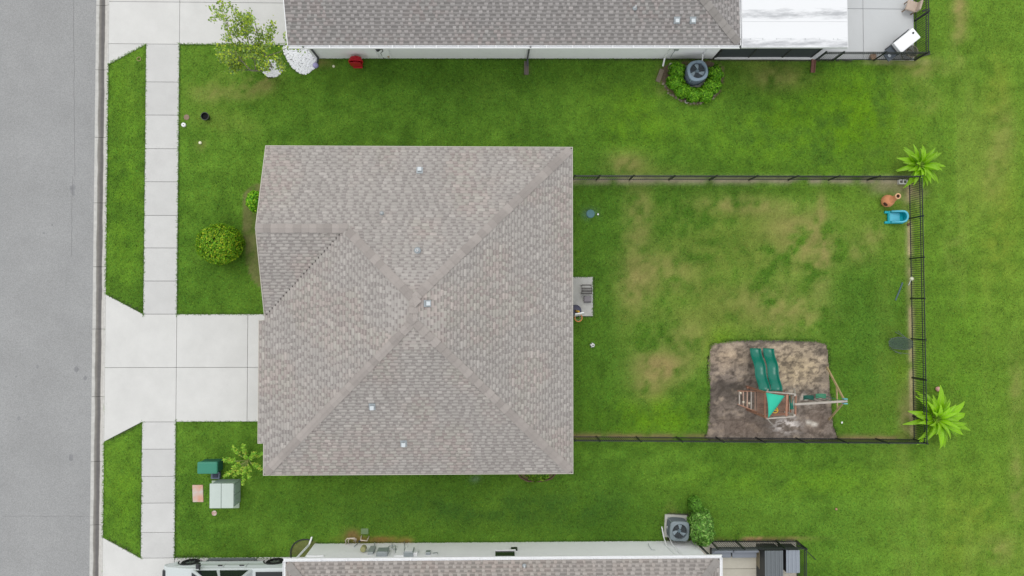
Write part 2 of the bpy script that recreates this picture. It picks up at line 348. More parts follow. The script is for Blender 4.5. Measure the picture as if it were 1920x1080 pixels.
# grass blades
def make_grass(n):
    x = RNG.uniform(-17.86, 26.5, n); y = RNG.uniform(-13.6, 15.2, n)
    keep = np.ones(n, bool)
    for zone in ZONES: keep &= ~inpoly(x, y, zone)
    for zone, s in BARE: keep &= ~(inpoly(x, y, zone) & (RNG.random(n) < s))
    x, y = x[keep], y[keep]; n = len(x)
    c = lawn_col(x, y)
    dead = np.clip((c[:, 0] / (c[:, 1] + 1e-4) - .45) * 2.2, 0, 1)
    k = RNG.random(n) > dead * .75; x, y, c, dead = x[k], y[k], c[k], dead[k]; n = len(x)
    a = RNG.uniform(0, 6.2832, n); L = RNG.uniform(.045, .11, n) * (1 - .4 * dead); wd = RNG.uniform(.008, .018, n); h = RNG.uniform(.012, .045, n) * (1 - .5 * dead)
    dx, dy = np.cos(a), np.sin(a); z0 = (fbm(x, y, 1.2, 41, 3) - .5) * .03 - .006
    v = np.empty((n, 3, 3)); v[:, 0] = np.stack([x - dy * wd, y + dx * wd, z0], 1); v[:, 1] = np.stack([x + dy * wd, y - dx * wd, z0], 1)
    v[:, 2] = np.stack([x + dx * L, y + dy * L, z0 + h], 1)
    br = RNG.normal(1.0, .36, n).clip(.35, 2.1)[:, None]; hue = RNG.normal(0, .16, n)
    c = c * br * np.stack([1 + hue, np.ones(n), 1 - hue * .5], 1) * 1.12
    return v.reshape(-1, 3), np.arange(3 * n).reshape(-1, 3), np.repeat(c, 3, 0)
gv, gf, gcol = make_grass(820000)
def edge_grass(n_per_m=70):
    P_ = []
    edges = [((WALK_X[0], 12), (WALK_X[0], -11.7)), ((WALK_X[1], 12), (WALK_X[1], -11.7)), ((XK, at(202, 121).y), (XK, at(202, 552).y)), ((XK, at(201, 828).y), (XK, at(199, 1008).y)), (at(335, 589), at(497, 589)), (at(335, 791), at(485, 791)), (at(335, 83), at(540, 83)), (at(330, 1046), at(533, 1046)),
             (at(202, 552), at(272, 589)), (at(201, 828), at(272, 791)), (at(202, 121), at(272, 83)), (at(199, 1008), at(267, 1046)), (at(1112, 519), at(1112, 593)), (at(1076, 519), at(1112, 519)), ((-8.4, 11.3), (10, 11.4)), ((-8.3, -11.03), (9.2, -11.03))]
    for i in range(len(PIT)): edges.append((PIT[i], PIT[(i + 1) % len(PIT)]))
    for a, b in edges:
        L = math.hypot(b[0] - a[0], b[1] - a[1]); k = max(1, int(L * n_per_m)); t = RNG.random(k); off = RNG.normal(0, .022, k)
        P_.append(np.stack([a[0] + (b[0] - a[0]) * t - (b[1] - a[1]) / L * off, a[1] + (b[1] - a[1]) * t + (b[0] - a[0]) / L * off], 1))
    P_ = np.concatenate(P_); x, y = P_[:, 0], P_[:, 1]
    ok = ~inpoly(x, y, [(XK - .1, jy0_), (-9, jy0_), (-9, jy1_), (XK - .1, jy1_)]); x, y = x[ok], y[ok]; n = len(x)
    c = lawn_col(x, y) * RNG.normal(1.0, .3, n).clip(.4, 1.8)[:, None]; a = RNG.uniform(0, 6.283, n); L = RNG.uniform(.04, .09, n); wd = RNG.uniform(.007, .014, n); dx, dy = np.cos(a), np.sin(a)
    v = np.empty((n, 3, 3)); v[:, 0] = np.stack([x - dy * wd, y + dx * wd, np.full(n, .028)], 1); v[:, 1] = np.stack([x + dy * wd, y - dx * wd, np.full(n, .028)], 1); v[:, 2] = np.stack([x + dx * L, y + dy * L, RNG.uniform(.04, .06, n)], 1)
    return v.reshape(-1, 3), np.repeat(c, 3, 0)
jy0_, jy1_ = at(303, 593).y, at(303, 787).y
ev, ec = edge_grass(); gf = np.arange(len(gv) + len(ev)).reshape(-1, 3); gv = np.concatenate([gv, ev]); gcol = np.concatenate([gcol, ec])
grass = place(bpy.data.objects.new('grass', np_mesh('grass', gv, gf, M_blade, gcol)), None)
tag(grass, 'short mown grass blades covering all the lawns', 'grass', kind='stuff')

# bare soil sheets (fine grids cut to an outline)
def soil_patch(name, poly, z, colf, st=.06, amp=.03, label=None):
    p = np.array(poly); x = np.arange(p[:, 0].min(), p[:, 0].max() + st, st); y = np.arange(p[:, 1].min(), p[:, 1].max() + st, st)
    XX, YY = np.meshgrid(x, y); xx, yy = XX.ravel(), YY.ravel()
    zz = z + (fbm(xx, yy, .5, 7, 4) - .5) * amp
    i = np.arange(len(x) * len(y)).reshape(len(y), len(x))
    f = np.stack([i[:-1, :-1], i[:-1, 1:], i[1:, 1:], i[1:, :-1]], -1).reshape(-1, 4)
    cx, cy = xx[f].mean(1), yy[f].mean(1); f = f[inpoly(cx, cy, poly)]
    o = place(bpy.data.objects.new(name, np_mesh(name, np.stack([xx, yy, zz], 1), f, M_soil, colf(xx, yy), True)), None)
    return tag(o, label, kind='structure')
def pit_col(x, y):
    n1 = fbm(x, y, 1.0, 61); n2 = fbm(x, y, .3, 67, 3); n3 = fbm(x, y * 1.8, .22, 71, 3)
    c = np.ones((len(x), 3)) * G(130, 120, 111)
    def mix(c, k, col): k = np.clip(k, 0, 1)[:, None]; return c * (1 - k) + col * k
    def blob(px, py, rx, ry): p = at(px, py); return np.exp(-(((x - p.x) * 40.4 / rx) ** 2 + ((y - p.y) * 40.4 / ry) ** 2))
    c = mix(c, blob(1495, 690, 55, 38) * 1.15 * (.4 + n2), G(190, 172, 142))
    c = mix(c, blob(1365, 668, 45, 22) * .9 * (.4 + n2), G(168, 150, 128))
    c = mix(c, blob(1500, 650, 70, 12) * .6, G(165, 150, 128))
    c = mix(c, blob(1345, 740, 30, 60) * .5, G(112, 100, 92))
    c = mix(c, sstep(.45, .6, n1) * (blob(1385, 705, 48, 44) + .25) * 1.0, G(84, 78, 72))
    c = mix(c, sstep(.52, .62, n3) * .6, G(80, 73, 66)); c = mix(c, sstep(.06, .0, np.abs(fbm(x, y, .6, 83, 4) - .5)) * .6, G(70, 64, 60))
    c = mix(c, sstep(.55, .75, n2) * .35, G(176, 160, 140))
    c = mix(c, (blob(1400, 800, 60, 22) + blob(1530, 790, 30, 30)) * .4, G(124, 106, 94))
    c = mix(c, blob(1475, 798, 24, 14) * sstep(.42, .6, n3) * 1.3, G(208, 200, 194))
    c = mix(c, (blob(1517, 792, 6, 4) + blob(1528, 796, 6, 4) + blob(1505, 748, 30, 16) * .6) * sstep(.4, .6, n2), G(196, 190, 180))
    c = mix(c, blob(1450, 640, 120, 3) * .8, G(92, 88, 84))  # shadow of the higher lawn edge, painted as a dark strip
    return c * (.76 + .48 * n2)[:, None] * 1.25
soil_patch('play_area_soil', PIT, -.05, pit_col, .05, .05, 'bare grey-brown soil patch under the wooden play set')

# ------------------------------------------------------------------ road, kerb, sidewalk, driveways
rd = MB(); rd.box(-60, -18.5, -120, 120, -.35, -.055)
tag(rd.build('road', M_asph), 'light grey worn asphalt street', kind='structure')
crk = MB()
def wander(p0, p1, n, amp):
    return [tuple(Vector(p0).lerp(Vector(p1), i / n) + Vector((random.uniform(-amp, amp), random.uniform(-amp, amp), 0))) for i in range(n + 1)]
M_crack = mat('tar_crack', C(140, 140, 141), .8)
for a, b in (((138, 0), (140, 330)), ((5, 968), (172, 968)), ((136, 330), (134, 480))):
    crk.tube(wander(at(*a, -.053), at(*b, -.053), 26, .02), .006, 4)
cr = crk.build('road_crack', M_crack); cr['kind'] = 'structure'
M_spot = mat('oil_spot', C(144, 145, 147), .8, 0.2, 9)
sp = MB()
for px, py, r in ((137, 352, 6), (137, 362, 4), (143, 692, 5), (133, 858, 5), (70, 687, 3), (160, 709, 4), (35, 784, 3), (82, 437, 2), (98, 422, 2), (30, 706, 2)):
    c0 = at(px, py, -.0515); k = 9
    sp.add([(c0.x + r / 40 * random.uniform(.6, 1.2) * math.cos(6.283 * j / k), c0.y + r / 40 * random.uniform(.6, 1.4) * math.sin(6.283 * j / k), -.0515) for j in range(k)], [tuple(range(k))])
so = sp.build('road_stain', M_spot); so['kind'] = 'structure'

# dished kerb with a wet, dirty gutter line
def kerb_mat():
    M = bpy.data.materials.new('kerb_concrete'); M.use_nodes = True; t = M.node_tree; N = t.nodes; L = t.links; p = N['Principled BSDF']
    p.inputs['Roughness'].default_value = .8
    ge = N.new('ShaderNodeNewGeometry'); sx = N.new('ShaderNodeSeparateXYZ'); L.new(ge.outputs['Position'], sx.inputs[0])
    mp = N.new('ShaderNodeMapping'); mp.inputs['Scale'].default_value = (3, .55, 1); L.new(ge.outputs['Position'], mp.inputs[0])
    n = N.new('ShaderNodeTexNoise'); n.inputs['Scale'].default_value = 1.6; n.inputs['Detail'].default_value = 6; L.new(mp.outputs[0], n.inputs['Vector'])
    a = N.new('ShaderNodeMath'); a.operation = 'MULTIPLY_ADD'; a.inputs[1].default_value = .10; L.new(n.outputs['Fac'], a.inputs[0]); L.new(sx.outputs['X'], a.inputs[2])
    cr_ = N.new('ShaderNodeMapRange'); cr_.inputs[1].default_value = -18.56; cr_.inputs[2].default_value = -17.80; L.new(a.outputs[0], cr_.inputs[0])
    rp = N.new('ShaderNodeValToRGB'); e = rp.color_ramp.elements
    e[0].position = 0; e[0].color = (*C(206, 206, 203), 1); e[1].position = 1; e[1].color = (*C(214, 213, 208), 1)
    for pos, c in ((.30, C(206, 205, 200)), (.335, C(146, 144, 138)), (.42, C(126, 122, 117)), (.52, C(104, 102, 101)), (.64, C(112, 109, 106)), (.68, C(205, 202, 196))):
        q = e.new(pos); q.color = (*c, 1)
    L.new(cr_.outputs[0], rp.inputs[0])
    n2 = N.new('ShaderNodeTexNoise'); n2.inputs['Scale'].default_value = 7; n2.inputs['Detail'].default_value = 6; L.new(ge.outputs['Position'], n2.inputs['Vector'])
    mr = N.new('ShaderNodeMapRange'); mr.inputs[1].default_value = .3; mr.inputs[2].default_value = .7; mr.inputs[3].default_value = .88; mr.inputs[4].default_value = 1.08; L.new(n2.outputs['Fac'], mr.inputs[0])
    mx = N.new('ShaderNodeVectorMath'); mx.operation = 'SCALE'; L.new(rp.outputs[0], mx.inputs[0]); L.new(mr.outputs[0], mx.inputs['Scale']); L.new(mx.outputs[0], p.inputs['Base Color'])
    return M
M_kerb = kerb_mat()
kerb = thing('kerb', (-18.2, 0, 0), None, None); tag(kerb, 'pale concrete kerb with a dark gutter line along the street', kind='structure')
kp = [(-18.5, -.05), (-18.3, -.085), (-18.14, -.095), (-18.02, -.06), (-17.93, .005), (-17.88, .02)]
ky = [at(190, q).y for q in (9, 130, 257, 380, 500, 617, 744, 866, 985)]
ky = [ky[0] + 3 * i for i in range(6, 0, -1)] + ky + [ky[-1] - 3 * i for i in range(1, 7)]
for i in range(len(ky) - 1):
    y0, y1 = ky[i + 1] + .008, ky[i] - .008; b = MB(); n = len(kp)
    b.add([(x, y, z) for y in (y0, y1) for x, z in kp] + [(x, y, -.33) for y in (y0, y1) for x in (-18.5, -17.88)],
          [(j, j + 1, n + j + 1, n + j) for j in range(n - 1)] + [tuple(range(n))[::-1] + (2 * n, 2 * n + 1), tuple(range(n, 2 * n)) + (2 * n + 3, 2 * n + 2)] + [(n - 1, 2 * n + 1, 2 * n + 3, 2 * n - 1)])
    b.build('kerb_stone', M_kerb, kerb)

walk = thing('sidewalk', (-15.4, 0, 0), None, None); tag(walk, 'pale concrete sidewalk of square slabs beside the street', kind='structure')
def slab(poly, par, name, M, z0=-.10, z1=.03, gap=.008, bev=.008):
    c0 = (sum(p[0] for p in poly) / len(poly), sum(p[1] for p in poly) / len(poly))
    q = []
    for p in poly:
        dx, dy = p[0] - c0[0], p[1] - c0[1]; q.append((p[0] - math.copysign(min(gap, abs(dx)), dx), p[1] - math.copysign(min(gap, abs(dy)), dy)))
    b = MB(); b.prism(q, z0, z1); return b.build(name, M, par, bevel=bev, bseg=1)
jy = [at(303, q).y for q in (83, 154, 216, 279, 341, 404, 465, 527, 589)]
for i in range(8): slab([(WALK_X[0], jy[i]), (WALK_X[1], jy[i]), (WALK_X[1], jy[i + 1]), (WALK_X[0], jy[i + 1])], walk, 'slab', M_walk, z1=.03 + random.uniform(-.004, .004))
jy2 = [at(303, q).y for q in (791, 842, 893, 943, 998, 1046)]
for i in range(5): slab([(WALK_X[0], jy2[i]), (WALK_X[1], jy2[i]), (WALK_X[1], jy2[i + 1]), (WALK_X[0], jy2[i + 1])], walk, 'slab', M_walk, z1=.03 + random.uniform(-.004, .004))

def drive(name, label, polys):
    d = thing(name, (sum(p[0] for p in polys[0]) / len(polys[0]), sum(p[1] for p in polys[0]) / len(polys[0]), 0), None, None); tag(d, label, kind='structure')
    for p in polys: slab(p, d, 'slab', M_conc)
    return d
W1 = WALK_X[1]
yA, yB, yM = jy[8], jy2[0], at(335, 689).y
drive('driveway', 'wide pale concrete driveway between the street and the tan-roofed house', [
    [(XK, at(202, 552).y), (WALK_X[0], yA), (W1, yA), (W1, yM), (XK, yM)], [(XK, yM), (W1, yM), (W1, yB), (WALK_X[0], yB), (XK, at(201, 828).y)],
    [(W1, yA), (at(465, 600).x, yA), (at(465, 600).x, yM), (W1, yM)], [(W1, yM), (at(465, 600).x, yM), (at(465, 600).x, yB), (W1, yB)],
    [(at(465, 600).x, yA), (-9.0, yA), (-9.0, yM), (at(465, 600).x, yM)], [(at(465, 600).x, yM), (-9.55, yM), (-9.55, yB), (at(465, 600).x, yB)]])
y0 = jy[0]
drive('driveway', 'pale concrete driveway at the top left, beside the leaning sparse tree', [
    [(XK, at(202, 121).y), (WALK_X[0], y0), (WALK_X[0] - 1.1, y0), (XK, y0)], [(XK, y0), (W1, y0), (W1, 13.9), (XK, 13.9)], [(XK, 13.9), (W1, 13.9), (W1, 18), (XK, 18)],
    [(W1, y0), (-8.3, y0), (-8.3, 13.9), (W1, 13.9)], [(W1, 13.9), (-8.3, 13.9), (-8.3, 18), (W1, 18)]])
y1 = jy2[-1]
drive('driveway', 'pale concrete driveway at the bottom left under the white pickup', [
    [(XK, at(199, 1008).y), (WALK_X[0], y1), (W1, y1), (W1, y1 - 4), (XK, y1 - 4)], [(XK, y1 - 4), (W1, y1 - 4), (W1, y1 - 7), (XK, y1 - 7)],
    [(W1, y1), (-8.2, y1), (-8.2, y1 - 4), (W1, y1 - 4)], [(W1, y1 - 4), (-8.2, y1 - 4), (-8.2, y1 - 7), (W1, y1 - 7)]])
# patios
pt = thing('patio', (*at(1094, 556).to_tuple()[:2], 0), None, None); tag(pt, 'small grey concrete patio slab behind the tan-roofed house', kind='structure')
slab([(2.8, at(1094, 519).y), (at(1112, 540).x, at(1094, 519).y), (at(1112, 540).x, at(1094, 593).y), (2.8, at(1094, 593).y)], pt, 'slab', M_patio)
pn = thing('patio', (*at(1640, 60).to_tuple()[:2], 0), None, None); tag(pn, 'pale concrete patio inside the black fence at the top right', kind='structure')
xs = [11.0, at(1618, 60).x, at(1713, 60).x]; ys = [at(1640, 113).y, at(1640, 17).y, 17.0]
for i in range(2):
    for j in range(2): slab([(xs[i], ys[j]), (xs[i + 1], ys[j]), (xs[i + 1], ys[j + 1]), (xs[i], ys[j + 1])], pn, 'slab', mat('patio_pale', C(214, 217, 218), .8, .03, 1, gran=.03, gscale=40, vary=.01))
ps = thing('patio', (*at(1400, 1050).to_tuple()[:2], 0), None, None); tag(ps, 'cream concrete patio inside the black fence at the bottom', kind='structure')
xs = [9.2, at(1418, 1050).x, at(1493, 1050).x]; ys = [at(1400, 1015).y, at(1400, 1066).y, -16.0]
for i in range(2):
    for j in range(2): slab([(xs[i], ys[j]), (xs[i + 1], ys[j]), (xs[i + 1], ys[j + 1]), (xs[i], ys[j + 1])], ps, 'slab', M_patio2)

# ------------------------------------------------------------------ roofs
def slope_tabs(poly, u, expo, pal, seed, tw=(.10, .34), gw=(.08, .24), lift=(.013, .004)):
    """shingle tabs of one roof slope: list of (verts 6, colour, height)"""
    P3 = [Vector(p) for p in poly]; u = Vector(u).normalized(); n = Vector((0, 0, 0))
    for i in range(len(P3)): n += P3[i].cross(P3[(i + 1) % len(P3)])
    n.normalize(); n = n if n.z > 0 else -n
    v = n.cross(u)
    if v.z < 0: u = -u; v = -v
    O = P3[0]; q = [((p - O).dot(u), (p - O).dot(v)) for p in P3]
    rnd = random.Random(seed); v0 = min(b for a, b in q); v1 = max(b for a, b in q); out = []; k = 0
    light, dark, alt = pal
    while v0 + k * expo < v1:
        va = v0 + k * expo; vm = va + expo * .5; xs_ = []
        for i in range(len(q)):
            (a0, b0), (a1, b1) = q[i], q[(i + 1) % len(q)]
            if (b0 > vm) != (b1 > vm): xs_.append(a0 + (vm - b0) * (a1 - a0) / (b1 - b0))
        xs_.sort(); vb = min(va + expo * 1.12, v1 + .02)
        for j in range(0, len(xs_) - 1, 2):
            c, e = xs_[j], xs_[j + 1]; tooth = rnd.random() < .5; first = rnd.uniform(.03, .5)
            while c < e - .01:
                wd = rnd.uniform(*(tw if tooth else gw)) if first is None else first * (1 if tooth else .5); first = None; d = min(c + wd, e); t = lift[0] if tooth else lift[1]
                W = lambda uu, vv, h: O + u * uu + v * vv + n * h
                q_ = .66 if tooth else .42; vm_ = va + (vb - va) * q_; hm = t + (.001 - t) * q_
                vs_ = [W(c, va, t), W(d, va, t), W(d, vm_, hm), W(c, vm_, hm), W(c, vm_, hm), W(d, vm_, hm), W(d, vb, .001), W(c, vb, .001), W(c, va, -.012), W(d, va, -.012)]
                mid = W((c + d) / 2, va, 0)
                out.append((vs_, tooth, mid)); c = d; tooth = not tooth
        k += 1
    ca = np.array([(m_.x, m_.y) for _, _, m_ in out]); big = fbm(ca[:, 0] + 3 * ca[:, 1] * 0, ca[:, 1], 1.5, seed + 5); b2 = fbm(ca[:, 0], ca[:, 1], .5, seed + 9)
    res = []
    for (vs_, tooth, mid), f, f2 in zip(out, big, b2):
        lo = np.array(light); hi = np.array(light) * .9 if tooth else np.array(dark)
        if not tooth: lo = np.array(light) * .72 + np.array(dark) * .28
        c = np.concatenate([np.tile(lo, (4, 1)), np.tile(hi, (4, 1)), np.tile(np.array(dark) * .8, (2, 1))]); a = np.array(alt[0] if rnd.random() < .5 else alt[1])
        t = min(max((f - .45) * 2.0, 0), .45); c = c * (1 - t) + c * a / a.mean() * t
        c = c * (.93 + .14 * f2) * rnd.uniform(.95, 1.05)
        if tooth and rnd.random() < .15: c = c * 1.1
        res.append((vs_, c, mid.z))
    return res
TABF = [(0, 1, 2), (0, 2, 3), (4, 5, 6), (4, 6, 7), (8, 9, 1), (8, 1, 0), (8, 0, 3), (9, 2, 1)]
def emit_shingles(tabs, parent, indiv=0, off=Vector((0, 0, 0))):
    tabs = sorted(tabs, key=lambda t: -t[2])
    for vs_, c, _ in tabs[:indiv]:
        V = np.array([(p - off)[:] for p in vs_]); c0 = V[:8].mean(0)
        me = bpy.data.meshes.new('shingle'); me.from_pydata((V - c0).tolist(), [], TABF)
        a = me.attributes.new('tint', 'FLOAT_COLOR', 'POINT'); a.data.foreach_set('color', np.concatenate([c, np.ones((10, 1))], 1).astype(np.float32).ravel()); me.materials.append(M_shingle)
        o = bpy.data.objects.new('shingle', me); place(o, parent); o.location = c0.tolist()
    rest = tabs[indiv:]; n = len(rest)
    V = np.array([[(p - off)[:] for p in t[0]] for t in rest]).reshape(-1, 3); cc = np.array([t[1] for t in rest]).reshape(-1, 3)
    b = np.arange(n)[:, None] * 10
    F = np.concatenate([b + np.array([f]) for f in TABF])
    o = bpy.data.objects.new('shingles', np_mesh('shingles', V, F, M_shingle, cc)); place(o, parent); o['kind'] = 'stuff'
def nrm(a, b, c):
    n = (Vector(b) - Vector(a)).cross(Vector(c) - Vector(a)).normalized(); return n if n.z > 0 else -n
def ridge_caps(A, B, nL, nR, parent, M, expo=.31, hw=.175, off=Vector((0, 0, 0))):
    A = Vector(A) - off; B = Vector(B) - off; d = (B - A); L = d.length; d.normalize()
    wl = nL.cross(d).normalized(); wr = nR.cross(d).normalized()
    if wl.z > 0 or (abs(wl.z) < 1e-6): wl = -wl if wl.z > 0 else wl
    if wr.z > 0: wr = -wr
    if wl.dot(wr) > 0: wr = -wr
    up = ((nL + nR) / 2).normalized(); ln = expo * 1.15
    mes = []
    for q in range(3):
        h = hw * random.uniform(.94, 1.06); t0, t1 = .055, .026
        s_ = [wl * h + nL * t0, wl * h * .35 + nL * (t0 + .004), up * (t0 + .012), wr * h * .35 + nR * (t0 + .004), wr * h + nR * t0]
        e_ = [d * ln + wl * h * .97 + nL * t1, d * ln + wl * h * .35 + nL * t1, d * ln + up * (t1 + .006), d * ln + wr * h * .35 + nR * t1, d * ln + wr * h * .97 + nR * t1]
        lo = [wl * h - nL * .006, up * .0, wr * h - nR * .006]; le = [d * ln + wl * h * .97 - nL * .006, d * ln + wr * h * .97 - nR * .006]
        b = MB(); b.add(s_ + e_ + lo + le, [(0, 1, 6, 5), (1, 2, 7, 6), (2, 3, 8, 7), (3, 4, 9, 8), (10, 11, 2, 1, 0), (11, 12, 4, 3, 2), (10, 0, 5, 13), (4, 12, 14, 9)])
        mes.append(b.mesh('ridge_cap', M))
    x = hw * .95 if abs(d.z) > .05 else 0.0
    while x < L - .05:
        o = bpy.data.objects.new('ridge_cap', random.choice(mes)); place(o, parent); o.location = A + d * x; x += expo * random.uniform(.93, 1.07)
def box_vent(p, parent, n, world=True):
    """square attic vent: flashing plate and raised hood"""
    ax = Vector((1, 0, 0)) if abs(n.x) < abs(n.y) else Vector((0, 1, 0)); ax = (ax - n * ax.dot(n)).normalized(); ay = n.cross(ax)
    if ay.z < 0: ax, ay = -ax, -ay
    M = Matrix((ax, ay, n)).transposed(); p = Vector(p); b = MB()
    b.obox(p + n * .03, (.27, .29, .012), M)
    v = b.build('roof_vent', M_galv, parent, world=world)
    c = MB(); pts = [(-.09, -.11, .06), (.09, -.11, .06), (.09, .06, .06), (-.09, .06, .06), (-.075, -.09, .17), (.075, -.09, .17), (.08, .06, .12), (-.08, .06, .12)]
    c.add([p + M @ Vector(q) for q in pts], [(0, 3, 2, 1), (4, 5, 6, 7), (0, 1, 5, 4), (1, 2, 6, 5), (2, 3, 7, 6), (3, 0, 4, 7)])
    c.build('vent_hood', mat('vent_hood_metal', C(216, 224, 228), .45, .06, 8), v, world=world)
def pipe_vent(p, parent, n, r=.045, h=.3, world=True):
    p = Vector(p); b = MB(); b.lathe([(r * 3, .03), (r * 2.6, .045), (r * 1.2, .1), (r * 1.2, .1)], 14, p)
    v = b.build('pipe_flashing', M_galv, parent, world=world, smooth=True)
    c = MB(); c.lathe([(r, .0), (r, h), (r * .75, h), (r * .75, h - .12)], 12, p); c.build('vent_pipe', M_white, v, world=world)

# ------------------------------------------------------------------ the tan-roofed house in the middle
KP = .333; ZE = 2.6
XW, XE, YS, YN = -9.80, 3.27, -7.28, 6.66
run = (XE - XW) / 2; XR = (XW + XE) / 2; ZR = ZE + run * KP; RYN, RYS = YN - run, YS + run
GY = 3.03; gh = YN - GY; ZP = ZE + gh * KP; GYS = GY - gh; GX_ = XW + gh
XG = -10.07; ZG = ZE - (XW - XG) * KP; GA, GB = -.78, -5.95
house = thing('house', (-3.3, -.3, 0), 'single-storey house under a large tan shingled hip roof, centre', 'house')
wb = MB(); wb.prism([(-9.35, 6.2), (-9.35, -.35), (-8.9, -.35), (-8.9, -1.0), (-9.6, -1.0), (-9.6, -5.7), (-9.35, -5.7), (-9.35, -6.83), (2.82, -6.83), (2.82, 6.2)], -.05, 2.42)
wall = wb.build('wall', M_stucco_b, house)
gw_ = MB(); gw_.add([(-9.35, 6.0, 2.42), (-9.35, .0, 2.42), (-9.35, 3.03, 3.5), (-9.2, 6.0, 2.42), (-9.2, .0, 2.42), (-9.2, 3.03, 3.5)], [(0, 1, 2), (3, 5, 4), (0, 2, 5, 3), (1, 4, 5, 2), (0, 3, 4, 1)])
gw_.build('gable_wall', M_stucco_b, house)
def opening(par, kind, x, y, z0, z1, wd, axis, sgn, M, frameM, world=True, bars=1):
    """window or door on a wall: frame, pane(s); axis 'x' = wall runs along x"""
    f = MB(); t = .05
    def bx(u0, u1, d0, d1, a, b):
        d0, d1 = sorted((d0 * sgn, d1 * sgn))
        return (f.box(x + u0, x + u1, y + d0, y + d1, a, b) if axis == 'x' else f.box(x + d0, x + d1, y + u0, y + u1, a, b))
    bx(-wd / 2 - t, -wd / 2, 0, .05, z0, z1); bx(wd / 2, wd / 2 + t, 0, .05, z0, z1); bx(-wd / 2 - t, wd / 2 + t, 0, .055, z1, z1 + t); bx(-wd / 2 - t, wd / 2 + t, 0, .07, z0 - t, z0)
    if bars: bx(-.02, .02, 0, .04, z0, z1)
    o = f.build(kind, frameM, par, world=world); f = MB(); bx(-wd / 2, wd / 2, .003, .02, z0, z1); f.build('pane' if kind == 'window' else 'panel', M, o, world=world)
    return o
opening(house, 'window', -9.35, 4.2, .7, 2.0, 1.5, 'y', -1, M_glass, M_white)
opening(house, 'window', -6, 6.2, .9, 2.1, 1.2, 'x', 1, M_glass, M_white); opening(house, 'window', -1, 6.2, .9, 2.1, 1.2, 'x', 1, M_glass, M_white)
opening(house, 'window', -4, -6.83, .9, 2.1, 1.2, 'x', -1, M_glass, M_white); opening(house, 'window', 2.82, 4.0, .8, 2.1, 1.6, 'y', 1, M_glass, M_white); opening(house, 'window', 2.82, -4.0, .8, 2.1, 1.6, 'y', 1, M_glass, M_white)
opening(house, 'door', 2.82, -.5, .05, 2.1, 1.7, 'y', 1, M_glass, M_white); opening(house, 'door', -8.9, -.68, .05, 2.05, .5, 'y', -1, paint('door_paint', (120, 60, 50)), M_white, bars=0)
gd = MB()
for i in range(4): gd.box(-9.66, -9.6, -5.4, -1.3, .04 + i * .53, .55 + i * .53)
gd.build('garage_door', paint('garage_white', (225, 222, 214)), house, bevel=.012)
rb = MB()
NPOLY = [(XE, YN, ZE), (XW, YN, ZE), (XW, GY, ZP), (GX_, GY, ZP), (XR, RYN, ZR)]
EPOLY = [(XE, YS, ZE), (XE, YN, ZE), (XR, RYN, ZR), (XR, RYS, ZR)]
SPOLY = [(XW, YS, ZE), (XE, YS, ZE), (XR, RYS, ZR)]
WPOLY = [(XG, GA, ZG), (XG, GB, ZG), (XW, GB, ZE), (XW, YS, ZE), (XR, RYS, ZR), (XR, RYN, ZR), (GX_, GY, ZP), (XW, GYS, ZE), (XW, GA, ZE)]
GPOLY = [(XW, GYS, ZE), (GX_, GY, ZP), (XW, GY, ZP)]
for p in (NPOLY, EPOLY, SPOLY, WPOLY, GPOLY):
    rb.add([(a, b, c - .02) for a, b, c in p], [tuple(range(len(p)))])
roof = rb.build('roof', M_deck, house)
nN, nE, nS, nW = Vector((0, KP, 1)).normalized(), Vector((KP, 0, 1)).normalized(), Vector((0, -KP, 1)).normalized(), Vector((-KP, 0, 1)).normalized()
fs_ = MB(); z0, z1 = ZE - .19, ZE + .012; t = .028
fs_.box(XW - t, XE + t, YN, YN + t, z0, z1); fs_.box(XE, XE + t, YS - t, YN, z0, z1); fs_.box(XW - t, XE, YS - t, YS, z0, z1)
fs_.box(XW - t, XW, YS, GB - .0, z0, z1); fs_.box(XG - t, XG, GB - t, GA + t, ZG - .19, ZG + .012); fs_.box(XG, XW - .002, GB - t, GB, ZG - .19, ZG + .03); fs_.box(XG, XW - .002, GA, GA + t, ZG - .19, ZG + .03)
for sy, (ya, yb) in ((1, (YN, GY)), (-1, (GYS, GY))):
    fs_.add([(XW - t, ya, ZE - .17), (XW - t, yb, ZP - .17), (XW - t, yb, ZP + .02), (XW - t, ya, ZE + .02), (XW, ya, ZE - .17), (XW, yb, ZP - .17), (XW, yb, ZP + .02), (XW, ya, ZE + .02)], [(0, 1, 2, 3), (7, 6, 5, 4), (3, 2, 6, 7), (0, 4, 5, 1)])
fs_.build('fascia', M_fascia, roof)
sf = MB(); sf.prism([(XW, YN), (XW, YS), (XE, YS), (XE, YN)], 2.43, 2.46); sf.build('soffit', M_white, roof)
sf = MB(); sf.prism([(XG, GA), (XG, GB), (XW - .003, GB), (XW - .003, GA)], 2.34, 2.36); sf.build('soffit', M_white, roof)
PAL = (G(181, 176, 171), G(153, 147, 144), (G(188, 178, 176), G(184, 184, 178)))
tabs = []
for i, (p, u) in enumerate(((NPOLY, (-1, 0, 0)), (EPOLY, (0, 1, 0)), (SPOLY, (1, 0, 0)), (WPOLY, (0, -1, 0)), (GPOLY, (1, 0, 0)))): tabs += slope_tabs(p, u, .138, PAL, 100 + i)
OH = ORIG[house.name]
emit_shingles(tabs, roof, 300, OH)
for A, B, a, b in (((XE, YN, ZE), (XR, RYN, ZR), nN, nE), ((XE, YS, ZE), (XR, RYS, ZR), nE, nS), ((XW, YS, ZE), (XR, RYS, ZR), nS, nW), ((GX_, GY, ZP), (XR, RYN, ZR), nN, nW), ((XW, GY, ZP), (GX_ + .1, GY, ZP), nN, nS), ((XR, RYS, ZR), (XR, RYN, ZR), nW, nE)):
    ridge_caps(A, B, a, b, roof, M_cap, off=OH)
